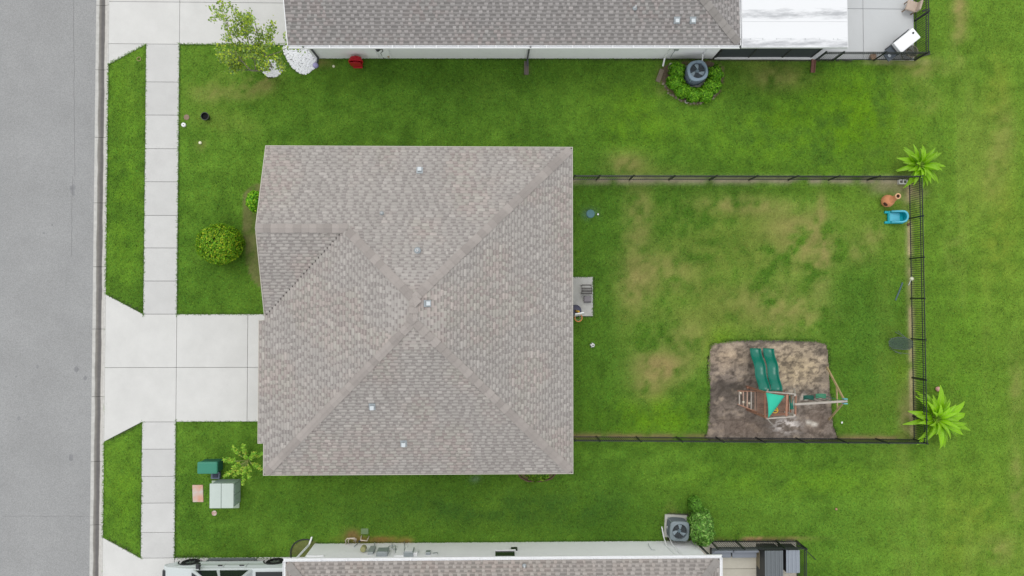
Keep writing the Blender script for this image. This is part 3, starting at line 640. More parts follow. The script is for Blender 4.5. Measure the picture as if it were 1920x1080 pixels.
def onroof(px, py, which):
    z = 3.5
    for _ in range(8):
        p = at(px, py, z)
        z = {'N': ZE + (YN - p.y) * KP, 'E': ZE + (XE - p.x) * KP, 'S': ZE + (p.y - YS) * KP, 'W': ZE + (p.x - XW) * KP}[which]
    return Vector((p.x, p.y, z))
box_vent(onroof(787, 320, 'N'), roof, nN); box_vent(onroof(801, 569, 'E'), roof, nE); box_vent(onroof(698, 762, 'S'), roof, nS); box_vent(onroof(757, 831, 'S'), roof, nS)
pipe_vent(onroof(716, 400, 'N'), roof, nN, .03, .2); pipe_vent(onroof(783, 470, 'N'), roof, nN, .05, .3)

# ------------------------------------------------------------------ neighbour houses
PALN = (G(172, 168, 166), G(134, 131, 129), (G(174, 166, 164), G(166, 168, 166)))
PALS = (G(176, 170, 165), G(141, 136, 132), (G(176, 168, 164), G(168, 167, 163)))
def gutter(par, x0, x1, y, z, sy, straps, name='gutter', axis='x'):
    """open trough along the eave; sy = outward direction"""
    prof = [(0, .10), (0, 0), (.02, -.02), (.10, -.02), (.125, 0), (.125, .095), (.115, .095), (.115, .0), (.02, -.01), (.01, .0), (.01, .10)]
    b = MB(); n = len(prof)
    P_ = (lambda x, d, h: (x, y + sy * d, z + h)) if axis == 'x' else (lambda x, d, h: (y + sy * d, x, z + h))
    b.add([P_(x, d, h) for x in (x0, x1) for d, h in prof], [(j, (j + 1) % n, n + (j + 1) % n, n + j) for j in range(n)] + [tuple(range(n)), tuple(range(n, 2 * n))[::-1]])
    g = b.build(name, M_white, par, world=False)
    s = MB()
    if axis == 'x': s.box(-.015, .015, min(0, sy * .13), max(0, sy * .13), .098, .106)
    else: s.box(min(0, sy * .13), max(0, sy * .13), -.015, .015, .098, .106)
    me = s.mesh('gutter_strap', M_white)
    for q in straps:
        o = bpy.data.objects.new('gutter_strap', me); place(o, g); o.location = (q, y, z) if axis == 'x' else (y, q, z)
    return g
# north neighbour (local frame: x along the eave from its west end, y away from the lawn)
NO = Vector((-8.9, 10.88, 0)); NROT = math.atan2(.16, 19.49)
nh = thing('house', NO, 'white-walled house with grey shingled roof along the top edge', 'house', rz=NROT)
NM = Matrix.Rotation(-NROT, 3, 'Z')
def nl(px, py, z): return NM @ (at(px, py, z) - NO)
LN, DN = 19.49, 13.2
b = MB(); b.prism([(.48, .44), (LN - .42, .44), (LN - .42, DN), (.48, DN)], -.05, 2.42); b.build('wall', M_stucco, nh, world=False)
ze = 2.6; y0 = .12; RN = DN / 2; zr = ze + (RN - y0) * KP; ya = DN - y0
SN = [(0, y0, ze), (LN, y0, ze), (LN - (RN - y0), RN, zr), (0, RN, zr)]
EN = [(LN, y0, ze), (LN, ya, ze), (LN - (RN - y0), RN, zr)]
NN = [(LN, ya, ze), (0, ya, ze), (0, RN, zr), (LN - (RN - y0), RN, zr)]
b = MB()
for p in (SN, EN, NN): b.add([(a, c, d - .02) for a, c, d in p], [tuple(range(len(p)))])
b.add([(.48, .44, 2.4), (.48, DN - .44, 2.4), (.48, RN, zr - .15)], [(0, 1, 2)])
nroof = b.build('roof', M_deck, nh, world=False)
emit_shingles(slope_tabs(SN, (1, 0, 0), .156, PALN, 200, (.10, .2), (.1, .3), (.012, .004)) + slope_tabs(EN, (0, 1, 0), .156, PALN, 201, (.10, .2), (.1, .3), (.012, .004)) + slope_tabs(NN, (-1, 0, 0), .156, PALN, 202, (.10, .2), (.1, .3), (.012, .004)), nroof, 0)
for A, B, a, c in (((LN, y0, ze), (LN - (RN - y0), RN, zr), nS, nE), ((LN, ya, ze), (LN - (RN - y0), RN, zr), nN, nE), ((0, RN, zr), (LN - (RN - y0), RN, zr), nS, nN)): ridge_caps(A, B, a, c, nroof, M_cap2)
b = MB(); b.box(0, LN, y0 - .001, y0 + .03, ze - .19, ze - .03); b.box(LN - .001, LN + .03, y0, ya, ze - .19, ze + .01)
for sy, (p, q) in ((1, (y0, RN)), (-1, (ya, RN))): b.add([(-.03, p, ze - .19), (-.03, q, zr - .19), (-.03, q, zr + .015), (-.03, p, ze + .015), (0, p, ze - .19), (0, q, zr - .19), (0, q, zr + .015), (0, p, ze + .015)], [(0, 1, 2, 3), (7, 6, 5, 4), (3, 2, 6, 7), (0, 4, 5, 1)])
b.build('fascia', M_white, nroof, world=False)
b = MB(); b.prism([(0, y0 + .03), (LN, y0 + .03), (LN, ya), (0, ya)], 2.43, 2.46); b.build('soffit', M_white, nroof, world=False)
gutter(nh, .0, LN, y0 - .004, ze - .1, -1, [nl(q, 90, 2.6).x for q in (618, 658, 693, 736, 777, 818, 859, 897, 930, 965, 1025, 1073, 1105, 1149, 1188, 1228, 1255, 1312, 1348)])
def downspout(par, pts, M, r=.035, name='downspout'):
    b = MB()
    for p, q in zip(pts[:-1], pts[1:]): b.bar(p, q, r * 2, r * 1.6)
    return b.build(name, M, par, world=False)
M_dspout = paint('dark_downspout', (72, 76, 80))
p = nl(989, 113, 0); downspout(nh, [(p.x + .02, .05, 2.5), (p.x + .02, .38, 2.15), (p.x, .39, .2), (p.x, .06, .06)], M_dspout)
p = nl(596, 118, 0); downspout(nh, [(.62, .05, 2.5), (.66, .38, 2.2), (.7, .39, .25), (p.x, p.y, .06)], M_dspout)
p = nl(1243, 120, 0); downspout(nh, [(p.x + .3, .05, 2.5), (p.x + .06, .39, 2.2), (p.x + .03, .39, .25), (p.x - .02, .05, .06)], M_white)
p = nl(1300, 113, 0); downspout(nh, [(p.x + .25, .39, 2.4), (p.x + .25, .40, .7), (p.x + .25, .1, .55)], M_white, .022, 'line_cover')
for px, wd in ((930, 1.0), (1085, 1.0)):
    q = nl(px, 97, 1.7); opening(nh, 'window', q.x, .44, 1.55, 2.15, wd, 'x', -1, M_glass, M_white, world=False)
for px, wd, h0, h1 in ((695, .5, .3, 1.9), (721, .42, .3, 1.9)):
    q = nl(px, 105, 1.0); b = MB(); b.box(q.x - wd / 2, q.x + wd / 2, .38, .436, h0, h1); b.build('access_panel', M_stucco, nh, world=False, bevel=.01)
q = nl(708, 98, 1.5); b = MB(); b.lathe([(.08, 0), (.1, .02), (.1, .14), (.06, .16)], 14, (q.x, .36, 1.38)); b.tube([(q.x - .32, .40, 1.5), (q.x - .1, .37, 1.5), (q.x + .05, .3, 1.45), (q.x + .2, .36, 1.5), (q.x + .18, .37, 1.15), (q.x + .04, .39, .9), (q.x + .05, .40, .05)], .018, 6); b.build('water_meter_pipes', M_dark, nh, world=False)
q = nl(730, 112, .3); b = MB(); b.tube([(q.x, .42, .55), (q.x, .33, .55), (q.x, .31, .35)], .014, 6); b.obox((q.x, .32, .58), (.1, .03, .02)); b.build('hose_tap', paint('brass', (170, 140, 80), .4, metal=.4), nh, world=False)
q = nl(1268, 102, 1.3); b = MB(); b.box(q.x - .09, q.x + .09, .34, .436, 1.25, 1.5); b.tube([(q.x, .4, 1.25), (q.x - .03, .4, .7), (q.x - .02, .35, .3)], .015, 6); b.build('disconnect_box', M_grey, nh, world=False)
def onN(px, py):
    z = 3.0
    for _ in range(8): p = nl(px, py, z); z = ze + (p.y - y0) * KP
    return Vector((p.x, p.y, z))
box_vent(onN(1269, 38), nroof, nS, False); box_vent(onN(1299, 38), nroof, nS, False); pipe_vent(onN(1190, 16), nroof, nS, .035, .3, False)
# screened lanai with white pan roof on the east end
x0, x1 = LN + .06, LN + 4.72; b = MB(); prof = []
b.box(x0, x1, .0, DN - 2, 2.52, 2.64); lan = b.build('lanai_roof', mat('weathered_white_roof', C(243, 245, 247), .4, .0, 3), nh, world=False, bevel=.01)
def streak_mat():
    M = mat('stained_white_pan', C(244, 246, 248), .4); t = M.node_tree; N = t.nodes; L = t.links; p = N['Principled BSDF']
    tc = N.new('ShaderNodeTexCoord'); mp = N.new('ShaderNodeMapping'); mp.inputs['Scale'].default_value = (.55, 3.2, 1); L.new(tc.outputs['Object'], mp.inputs[0])
    n = N.new('ShaderNodeTexNoise'); n.inputs['Scale'].default_value = 1.5; n.inputs['Detail'].default_value = 9; n.inputs['Roughness'].default_value = .72; L.new(mp.outputs[0], n.inputs['Vector'])
    wv = N.new('ShaderNodeTexWave'); wv.bands_direction = 'Y'; wv.inputs['Scale'].default_value = .245; wv.inputs['Distortion'].default_value = .5; wv.inputs['Phase Offset'].default_value = 2.3; L.new(tc.outputs['Object'], wv.inputs['Vector'])
    mu = N.new('ShaderNodeMath'); mu.operation = 'MULTIPLY'; L.new(n.outputs['Fac'], mu.inputs[0]); L.new(wv.outputs['Fac'], mu.inputs[1])
    mr = N.new('ShaderNodeMapRange'); mr.inputs[1].default_value = .36; mr.inputs[2].default_value = .58; mr.inputs[3].default_value = 0; mr.inputs[4].default_value = .75; L.new(mu.outputs[0], mr.inputs[0])
    mx = N.new('ShaderNodeMix'); mx.data_type = 'RGBA'; mx.inputs['A'].default_value = (*C(244, 246, 248), 1); mx.inputs['B'].default_value = (*C(165, 168, 172), 1)
    L.new(mr.outputs[0], mx.inputs['Factor']); L.new(mx.outputs['Result'], p.inputs['Base Color']); return M
M_pan = streak_mat(); pw = (DN - 2.02) / 10
for i in range(10):
    b = MB(); yA_ = .01 + i * pw; b.box(x0 + .03, x1 - .03, yA_ + .004, yA_ + pw - .004, 2.641, 2.656); b.build('roof_panel', M_pan, lan, world=False, bevel=.004, bseg=1)
b = MB(); b.lathe([(.018, 0), (.018, .008), (.008, .014)], 8, (0, 0, 0)); me = b.mesh('screw_cap', M_grey)
for px in (1407, 1430, 1456, 1483, 1510, 1537, 1563, 1571):
    q = nl(px, 73, 2.66); o = bpy.data.objects.new('screw_cap', me); place(o, lan); o.location = (q.x, q.y, 2.656)
M_screen = mat('dark_insect_screen', C(74, 80, 86), .6, alpha=.86)
xs = [x0 - .35, x0 + 1.2, x0 + 2.8, x1 - .5]
for i, x in enumerate(xs):
    b = MB(); b.box(x - .03, x + .03, .43, .49, .05, 2.52); b.build('lanai_post', M_dark, nh, world=False)
for i in range(3):
    b = MB(); b.box(xs[i] + .03, xs[i + 1] - .03, .455, .462, .12, 2.50); b.build('screen_panel', M_screen, nh, world=False)
b = MB(); b.box(xs[0] - .03, xs[-1] + .06, .40, .47, -.05, .11); b.build('kick_plate', M_white, nh, world=False)
b = MB(); b.box(xs[-1] - .006, xs[-1] + .006, .5, DN - 2.2, .12, 2.5); b.build('screen_panel', M_screen, nh, world=False)
b = MB(); b.box(xs[0], xs[-1], .48, DN - 2, -.05, .04); b.build('lanai_floor', M_patio, nh, world=False)

# south neighbour
sh = thing('house', (.35, -17.5, 0), 'pale-walled house with grey-brown shingled roof along the bottom edge', 'house')
sx0, sx1, sy1 = -8.86, 9.56, -10.93; sy0 = sy1 - 13.2; hr = 6.6; zr = ze + hr * KP; SO = ORIG[sh.name]
def W2(p): return (p[0] - SO.x, p[1] - SO.y, p[2] - SO.z)
b = MB(); b.prism([(-8.3, -11.05 - .3), (-8.3, sy0 + .4), (9.15, sy0 + .4), (9.15, -11.05 - .3)], -.05, 2.42); b.v = [(v[0], v[1] + .3 if v[1] > -12 else v[1], v[2]) for v in b.v]; b.build('wall', M_stucco, sh)
N2 = [(sx1, sy1, ze), (sx0, sy1, ze), (sx0 + hr, sy1 - hr, zr), (sx1 - hr, sy1 - hr, zr)]
E2 = [(sx1, sy0, ze), (sx1, sy1, ze), (sx1 - hr, sy1 - hr, zr)]; W2_ = [(sx0, sy1, ze), (sx0, sy0, ze), (sx0 + hr, sy1 - hr, zr)]; S2 = [(sx0, sy0, ze), (sx1, sy0, ze), (sx1 - hr, sy1 - hr, zr), (sx0 + hr, sy1 - hr, zr)]
b = MB()
for p in (N2, E2, W2_, S2): b.add([(a, c, d - .02) for a, c, d in p], [tuple(range(len(p)))])
sroof = b.build('roof', M_deck, sh)
tb = []
for i, (p, u) in enumerate(((N2, (-1, 0, 0)), (E2, (0, 1, 0)), (W2_, (0, -1, 0)), (S2, (1, 0, 0)))): tb += slope_tabs(p, u, .156, PALS, 300 + i, (.10, .22), (.1, .3), (.012, .004))
emit_shingles(tb, sroof, 0, SO)
for A, B, a, c in ((N2[0], N2[3], nN, nE), (N2[1], N2[2], nN, nW), (E2[0], N2[3], nE, nS), (W2_[1], N2[2], nW, nS), (N2[2], N2[3], nN, nS)): ridge_caps(A, B, a, c, sroof, M_cap2, off=SO)
b = MB(); b.box(sx0, sx1, sy1 - .03, sy1, ze - .19, ze - .03); b.box(sx1 - .03, sx1, sy0, sy1 - .03, ze - .19, ze - .03); b.box(sx0, sx0 + .03, sy0, sy1 - .03, ze - .19, ze - .03); b.build('fascia', M_white, sroof)
b = MB(); b.prism([(sx0 + .03, sy1 - .03), (sx1 - .03, sy1 - .03), (sx1 - .03, sy0), (sx0 + .03, sy0)], 2.43, 2.46); b.build('soffit', M_white, sroof)
lx = lambda q: at(q, 1043, 2.6).x - SO.x
gutter(sh, sx0 - SO.x - .12, sx1 - SO.x + .12, sy1 - SO.y + .003, ze - .1, 1, [lx(q) for q in (600, 650, 705, 770, 840, 897, 951, 998, 1055, 1110, 1170, 1230, 1290)])
gutter(sh, sy0 - SO.y, sy1 - SO.y, sx1 - SO.x + .003, ze - .1, 1, [6.3 - q for q in (1, 2, 3.2, 4.3)], axis='y')
gutter(sh, sy0 - SO.y, sy1 - SO.y, sx0 - SO.x - .003, ze - .1, -1, [6.3 - q for q in (1, 2, 3.2, 4.3)], axis='y')
yw = -11.05 - SO.y
def sxp(px, z): return at(px, 1030, z).x - SO.x
q = sxp(574, .8); downspout(sh, [(q - .25, yw + .2, 2.48), (q - .1, yw + .05, 2.1), (q, yw + .05, .3), (q + .06, yw + .32, .06)], M_white)
q = sxp(1310, .8); downspout(sh, [(q + .25, yw + .2, 2.48), (q + .12, yw + .05, 2.1), (q, yw + .05, .25), (q - .05, yw + .3, .06)], M_dark)
opening(sh, 'window', sxp(947, 1.7), yw, 1.2, 2.1, .85, 'x', 1, M_glass, M_white, world=False, bars=0)
q = sxp(964, 1.0); b = MB(); b.box(q - .14, q + .14, yw, yw + .07, .85, 1.15); b.build('wall_vent', M_black, sh, world=False)
for px, wd, z0_, z1_, dp, M, nm in ((718, .48, 1.1, 1.75, .18, M_galv, 'electric_panel'), (752, .42, .5, 1.8, .06, M_stucco, 'access_panel'), (767, .40, 1.2, 1.85, .22, M_galv, 'meter_box'), (779, .2, 1.2, 1.7, .14, M_white, 'phone_box'), (803, .2, 1.3, 1.6, .12, M_galv, 'junction_box'), (697, .24, .7, 1.5, .12, M_grey, 'disconnect_box')):
    q = sxp(px, (z0_ + z1_) / 2); b = MB(); b.box(q - wd / 2, q + wd / 2, yw + .002, yw + dp, z0_, z1_); o = b.build(nm, M, sh, world=False, bevel=.012)
    if nm in ('meter_box', 'electric_panel'):
        b = MB(); b.box(q - wd / 2 + .03, q + wd / 2 - .03, yw + dp, yw + dp + .012, z0_ + .04, z1_ - .1); b.build('cover', M_galv if nm != 'meter_box' else M_white, o, world=False)
q = sxp(682, 1.1); b = MB(); b.lathe([(.10, 0), (.125, .02), (.125, .3), (.1, .33)], 16, (q, yw + .16, 1.0)); b.build('gas_meter', paint('khaki', (168, 168, 120)), sh, world=False)
for pts in ([(702, .1), (702, 1.3)], [(735, .2), (735, .9), (742, .9), (742, 1.5)], [(758, .05), (758, 1.7)], [(670, .2), (664, .6)], [(812, 1.5), (820, 1.4), (820, 1.6)]):
    b = MB(); b.tube([(sxp(a, z_), yw + .05, z_) for a, z_ in pts], .02, 6); b.build('conduit', M_grey, sh, world=False)
b = MB(); b.tube([(sxp(726, 1.0), yw + .1, 1.0), (sxp(730, .7), yw + .1, .7), (sxp(742, .7), yw + .1, .65), (sxp(741, 1.1), yw + .1, 1.2)], .02, 6)
b.build('conduit', M_grey, sh, world=False)
q = sxp(1220, .8); b = MB(); b.tube([(q + .1, yw + .04, 1.3), (q - .05, yw + .04, 1.25), (q - .08, yw + .05, .8), (q - .04, yw + .06, .5)], .012, 6); b.build('drain_pipe', M_grey, sh, world=False)
b = MB(); b.tube([(sxp(1263, 1.5), yw + .05, 2.3), (sxp(1250, .8), yw + .06, .7), (sxp(1244, .1), yw + .25, .15), (sxp(1240, 0), yw + .7, .12)], .03, 6); b.tube([(sxp(1275, 1.5), yw + .05, 2.3), (sxp(1262, .8), yw + .06, .7), (sxp(1254, .1), yw + .25, .2), (sxp(1250, .1), yw + .75, .25)], .03, 6); b.build('refrigerant_line', M_white, sh, world=False)
b = MB(); b.box(sxp(596, 1.7) - .5, sxp(596, 1.7) + .25, yw + .002, yw + .05, 1.62, 1.68); b.build('window_sill', M_white, sh, world=False)
def onS(px, py):
    z = 2.9
    for _ in range(8): p = at(px, py, z); z = ze + (sy1 - p.y) * KP
    return Vector((p.x, p.y, z))
pipe_vent(onS(983, 1060), sroof, nN, .03, .25)

# ------------------------------------------------------------------ fences
b = MB(); b.box(-.009, .009, -.009, .009, .05, 1.08); ME_PICK = b.mesh('picket', M_black)
b = MB(); b.box(-.03, .03, -.03, .03, -.1, 1.14); b.add([(-.036, -.036, 1.14), (.036, -.036, 1.14), (.036, .036, 1.14), (-.036, .036, 1.14), (0, 0, 1.18)], [(0, 1, 4), (1, 2, 4), (2, 3, 4), (3, 0, 4)]); ME_POST = b.mesh('post', M_black)
def fence(A, B, label, posts, step=.1, end=True, start=True):
    """posts: positions (m) along A->B; pickets and rails in between"""
    A = Vector(A); B = Vector(B); d = B - A; L = d.length; d.normalize(); rz = math.atan2(d.y, d.x)
    f = thing('fence', ((A + B) / 2).to_tuple()[:2] + (0,), label, 'fence', 'black metal picket fences')
    ps_ = ([0] if start else []) + list(posts) + ([L] if end else [])
    for s in ps_: inst('post', ME_POST, f, A + d * s, (0, 0, rz))
    for z, h in ((.10, .028), (.90, .028), (1.08, .034)):
        b = MB(); b.bar(A + Vector((0, 0, z)), B + Vector((0, 0, z)), .032, h); b.build('rail', M_black, f)
    n = int(L / step)
    for i in range(1, n):
        s = i * L / n
        if min(abs(s - p) for p in ps_) > .04: inst('picket', ME_PICK, f, A + d * s, (0, 0, rz))
    return f
def pst(A, B, pxs, horiz=True):
    A = Vector(A); B = Vector(B); d = (B - A).normalized(); out = []
    for q in pxs:
        p = at(q, 338 if A.y > 0 else 822) if horiz else at(1707, q); out.append((p - A).dot(d))
    return out
FNW, FNE, FSE, FSW = at(1073, 337), at(1703, 338), at(1712, 823), at(1073, 818)
fence(FNW, FNE, 'black picket fence running along the upper side of the back yard', pst(FNW, FNE, (1118, 1180, 1254, 1330, 1404, 1478, 1553, 1626)))
fence(FNE, FSE, 'black picket fence across the far right end of the back yard', pst(FNE, FSE, (410, 485, 560, 635, 708, 780), False), start=False)
fence(FSW, FSE, 'black picket fence running along the lower side of the back yard', pst(FSW, FSE, (1118, 1193, 1268, 1343, 1418, 1493, 1568, 1642)), end=False)
a_, b_, c_ = at(1529, 113), at(1715, 113), at(1715, -70)
fence(a_, b_, 'black picket fence along the edge of the top right patio', [at(1561, 113).x - a_.x, at(1638, 113).x - a_.x])
fence(b_, c_, 'black picket fence across the right end of the top right patio', [b_.y * -1 + at(1715, 39).y, at(1715, -35).y - b_.y], start=False)
a_, b_, c_ = at(1332, 1014), at(1493, 1014), at(1493, 1160)
fence(a_, b_, 'black picket fence along the edge of the bottom patio', [at(1380, 1014).x - a_.x, at(1455, 1014).x - a_.x])
fence(b_, c_, 'black picket fence across the right end of the bottom patio', [b_.y - at(1493, 1088).y], start=False)
p = at(1496, 1018, .9); q = at(1529, 1049, .02)
b = MB(); b.tube([(p.x, p.y, .95), (q.x, q.y, .02)], .02, 7); b.solo('leaning_pole', M_black, 'thin black pole leaning out from the bottom patio fence corner', 'pole')

# ------------------------------------------------------------------ foliage helpers
def leaf_mesh(P, Nn, size, col, aspect=.5, jit=.35):
    """diamond leaves at P with rough normals Nn"""
    n = len(P); r = RNG.normal(size=(n, 3)); a = np.cross(Nn, r); a /= np.linalg.norm(a, axis=1)[:, None] + 1e-9
    N2_ = Nn + RNG.normal(size=(n, 3)) * jit; N2_ /= np.linalg.norm(N2_, axis=1)[:, None]; a = a - N2_ * (a * N2_).sum(1)[:, None]; a /= np.linalg.norm(a, axis=1)[:, None] + 1e-9
    c = np.cross(N2_, a); s = (size * RNG.uniform(.65, 1.3, n))[:, None]
    V = np.stack([P - a * s, P - a * s * .1 + c * s * aspect, P + a * s, P - a * s * .1 - c * s * aspect], 1)
    V[:, 1] += N2_ * s * .12; V[:, 3] += N2_ * s * .12
    return V.reshape(-1, 3), np.arange(4 * n).reshape(-1, 4), np.repeat(col, 4, 0)
def leafcols(n, cols, spread=.18):
    cols = np.array(cols); c = cols[RNG.integers(0, len(cols), n)]; return c * RNG.normal(1, spread, (n, 1)).clip(.45, 1.6)
def np_obj(name, data, M, parent, off):
    v, f, c = data; o = bpy.data.objects.new(name, np_mesh(name, v - np.array(off), f, M, c)); return place(o, parent)
def bush(name, base, rx, ry, h, n, size, cols, label, cat='bush', lump=.16, group=None, stems=5, z0=.15):
    base = Vector(base); t = thing(name, base, label, cat, group)
    th = RNG.uniform(0, 2 * math.pi, n); cz = RNG.uniform(-.55, 1, n); sn = np.sqrt(1 - cz ** 2)
    D = np.stack([sn * np.cos(th), sn * np.sin(th), cz], 1)
    rr = 1 - np.abs(RNG.normal(0, .13, n)) + (fbm(th * 1.6 + 3 + base.x, cz * 1.6 + base.y, .6, 13, 3) - .5) * 2 * lump
    c0 = h * .45
    P = D * np.array([rx, ry, h * .55]) * rr[:, None] + np.array([base.x, base.y, c0]); P[:, 2] = np.maximum(P[:, 2], z0 * .4)
    deep = np.clip(rr, .6, 1.2)[:, None]
    np_obj('crown', leaf_mesh(P, D, size, leafcols(n, cols) * 1.55), M_leaf, t, base)
    b = MB()
    for i in range(stems):
        a = 6.283 * i / stems + random.random(); b.tube([(base.x, base.y, -.02), (base.x + .2 * rx * math.cos(a), base.y + .2 * ry * math.sin(a), h * .3), (base.x + .55 * rx * math.cos(a), base.y + .55 * ry * math.sin(a), h * .62)], [.04, .03, .012], 5)
    b.build('trunk', M_bark, t)
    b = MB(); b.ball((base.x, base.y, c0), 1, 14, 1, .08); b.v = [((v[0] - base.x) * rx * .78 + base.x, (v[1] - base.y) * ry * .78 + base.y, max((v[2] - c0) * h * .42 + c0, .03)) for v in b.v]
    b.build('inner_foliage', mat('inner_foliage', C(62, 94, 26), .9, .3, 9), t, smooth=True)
    return t

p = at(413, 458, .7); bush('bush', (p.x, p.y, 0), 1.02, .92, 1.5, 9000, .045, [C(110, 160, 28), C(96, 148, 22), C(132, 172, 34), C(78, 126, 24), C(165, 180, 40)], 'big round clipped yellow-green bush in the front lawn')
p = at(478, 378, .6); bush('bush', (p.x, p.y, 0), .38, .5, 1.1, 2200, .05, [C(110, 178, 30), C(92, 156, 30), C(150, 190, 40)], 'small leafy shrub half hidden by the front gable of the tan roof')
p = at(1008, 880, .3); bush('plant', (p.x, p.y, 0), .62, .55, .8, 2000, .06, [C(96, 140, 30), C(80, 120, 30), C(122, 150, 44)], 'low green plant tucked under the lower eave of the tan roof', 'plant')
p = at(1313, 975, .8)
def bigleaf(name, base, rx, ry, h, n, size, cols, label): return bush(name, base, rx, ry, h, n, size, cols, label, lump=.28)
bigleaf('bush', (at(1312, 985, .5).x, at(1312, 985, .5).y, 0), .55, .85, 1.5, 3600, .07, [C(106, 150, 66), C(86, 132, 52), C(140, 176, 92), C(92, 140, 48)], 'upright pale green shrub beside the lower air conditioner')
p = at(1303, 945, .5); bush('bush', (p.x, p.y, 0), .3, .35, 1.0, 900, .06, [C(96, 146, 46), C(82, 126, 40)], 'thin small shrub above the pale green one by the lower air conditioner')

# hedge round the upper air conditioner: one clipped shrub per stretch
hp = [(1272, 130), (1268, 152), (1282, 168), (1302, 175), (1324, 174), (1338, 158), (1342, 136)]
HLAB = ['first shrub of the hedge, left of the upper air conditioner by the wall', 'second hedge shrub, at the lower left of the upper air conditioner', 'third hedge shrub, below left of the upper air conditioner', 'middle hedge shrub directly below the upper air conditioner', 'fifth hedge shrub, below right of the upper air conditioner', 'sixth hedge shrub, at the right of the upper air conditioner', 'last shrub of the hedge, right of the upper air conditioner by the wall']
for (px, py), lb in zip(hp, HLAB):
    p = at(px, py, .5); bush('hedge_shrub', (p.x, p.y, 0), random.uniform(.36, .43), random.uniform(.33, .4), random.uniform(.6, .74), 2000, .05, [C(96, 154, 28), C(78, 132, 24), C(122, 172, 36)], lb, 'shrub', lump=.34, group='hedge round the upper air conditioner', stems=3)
bed = thing('planting_bed', (*at(1300, 165).to_tuple()[:2], 0), None, None); tag(bed, 'mulched bed with stone edging round the upper air conditioner', kind='structure')
b = MB(); b.ball((0, 0, .02), .075, 8, .6, .18); mes = [b.mesh('edging_stone', mat('edging_stone', C(150, 140, 124), .9, .2, 12, vary=.25))]
for i in range(24):
    a = R(195 + i * 150 / 23); c0 = at(1298, 145); inst('edging_stone', mes[0], bed, (c0.x + (1.38 + random.uniform(-.1, .1)) * math.cos(a), c0.y + (1.24 + random.uniform(-.1, .1)) * math.sin(a), -.02), (random.uniform(-.4, .4), 0, random.random() * 6), (random.uniform(.5, 1.25), random.uniform(.5, 1.25), random.uniform(.6, 1)))
b = MB(); b.prism(BED_AC, -.05, .004); b.build('mulch', mat('mulch', C(122, 106, 88), .95, .35, 12, .9, 30), bed)
bs = thing('planting_bed', (*at(560, 1028).to_tuple()[:2], 0), None, None); tag(bs, 'small rounded bed with dark edging by the lower house corner', kind='structure')
e_ = [Vector((q[0], q[1], .03)) for q in pix((546, 1045), (545.5, 1036), (546.5, 1029), (549, 1023), (553, 1018), (559, 1014), (567, 1011.5), (577, 1011), (586, 1014))]
b = MB(); b.tube(e_, .03, 6); b.build('edging_strip', M_dark, bs)
be = thing('planting_bed', (*at(1005, 893).to_tuple()[:2], 0), None, None); tag(be, 'small bed with dark edging under the lower eave', kind='structure')
b = MB(); b.tube([Vector((q[0], q[1], .04)) for q in pix((970, 885), (976, 895), (990, 902), (1015, 902), (1034, 897), (1044, 885))], .035, 6); b.build('edging_strip', paint('brown_edging', (112, 84, 70)), be)

# banana-like plants at the fence corners: every leaf its own part
def blade(L, wd, up, droop, seg=9):
    """arching leaf in the xz plane from the origin, folded along its midrib"""
    b = MB(); pts = []; ang = up; x = z = 0
    for i in range(seg + 1):
        pts.append((x, z)); x += L / seg * math.cos(ang); z += L / seg * math.sin(ang); ang -= droop / seg * (1 + .6 * i / seg)
    vs_ = []
    for i, (x, z) in enumerate(pts):
        t = i / seg; w_ = wd * (max(0.06, math.sin(math.pi * min(1, (t * .92 + .04)) ** .8)) if t > .12 else .12) ; w_ *= 1 + random.uniform(-.1, .1)
        if i == seg: w_ = .015
        vs_ += [(x, -w_, z + w_ * .35), (x, 0, z), (x, w_, z + w_ * .35)]
    fs_ = []
    for i in range(seg): fs_ += [(3 * i, 3 * i + 1, 3 * i + 4, 3 * i + 3), (3 * i + 1, 3 * i + 2, 3 * i + 5, 3 * i + 4)]
    b.add(vs_, fs_); r_ = MB(); return b, pts
M_ban = mat('banana_leaf', C(156, 216, 24), .42, .12, 5, transl=.35, vary=.22, spec=.4)
M_rib = mat('leaf_midrib', C(176, 214, 84), .5)
def banana(base, label, n, L, seed, angs=None):
    random.seed(seed); t = thing('banana_plant', base, label, 'plant', 'broad-leaved plants at the yard fence corners'); base = Vector(base)
    b = MB()
    for i in range(5):
        a = i * 1.26; b.tube([(.12 * math.cos(a), .12 * math.sin(a), -.02), (.14 * math.cos(a), .14 * math.sin(a), .55)], [.05, .03], 7)
    b.build('stem', paint('banana_stem', (130, 150, 70)), t, world=False)
    for i in range(n):
        ring = i / n; ll = L * (1 - .45 * ring) * random.uniform(.82, 1.12); a = i * 2.39996 + random.uniform(-.25, .25)
        bm_, pts = blade(ll, ll * random.uniform(.085, .13), R(28 + 52 * ring + random.uniform(-8, 8)), R(62 + random.uniform(-12, 18)))
        o = bm_.build('leaf', M_ban, t, world=False, smooth=True); o.location = (.1 * math.cos(a), .1 * math.sin(a), .4 + .28 * ring); o.rotation_euler = (random.uniform(-.25, .25), 0, a)
        r_ = MB(); r_.tube([(x, 0, z + .008) for x, z in pts], [.016 - .0013 * k for k in range(len(pts))], 4, caps=False); q = r_.build('midrib', M_rib, o, world=False)
p = at(1757, 785, .7); banana((p.x, p.y, 0), 'larger lime green broad-leaved plant at the lower right fence corner', 46, 1.6, 5)
p = at(1727, 309, .7); banana((p.x, p.y, 0), 'smaller lime green broad-leaved plant at the upper right fence corner', 40, 1.25, 9)
random.seed(21)

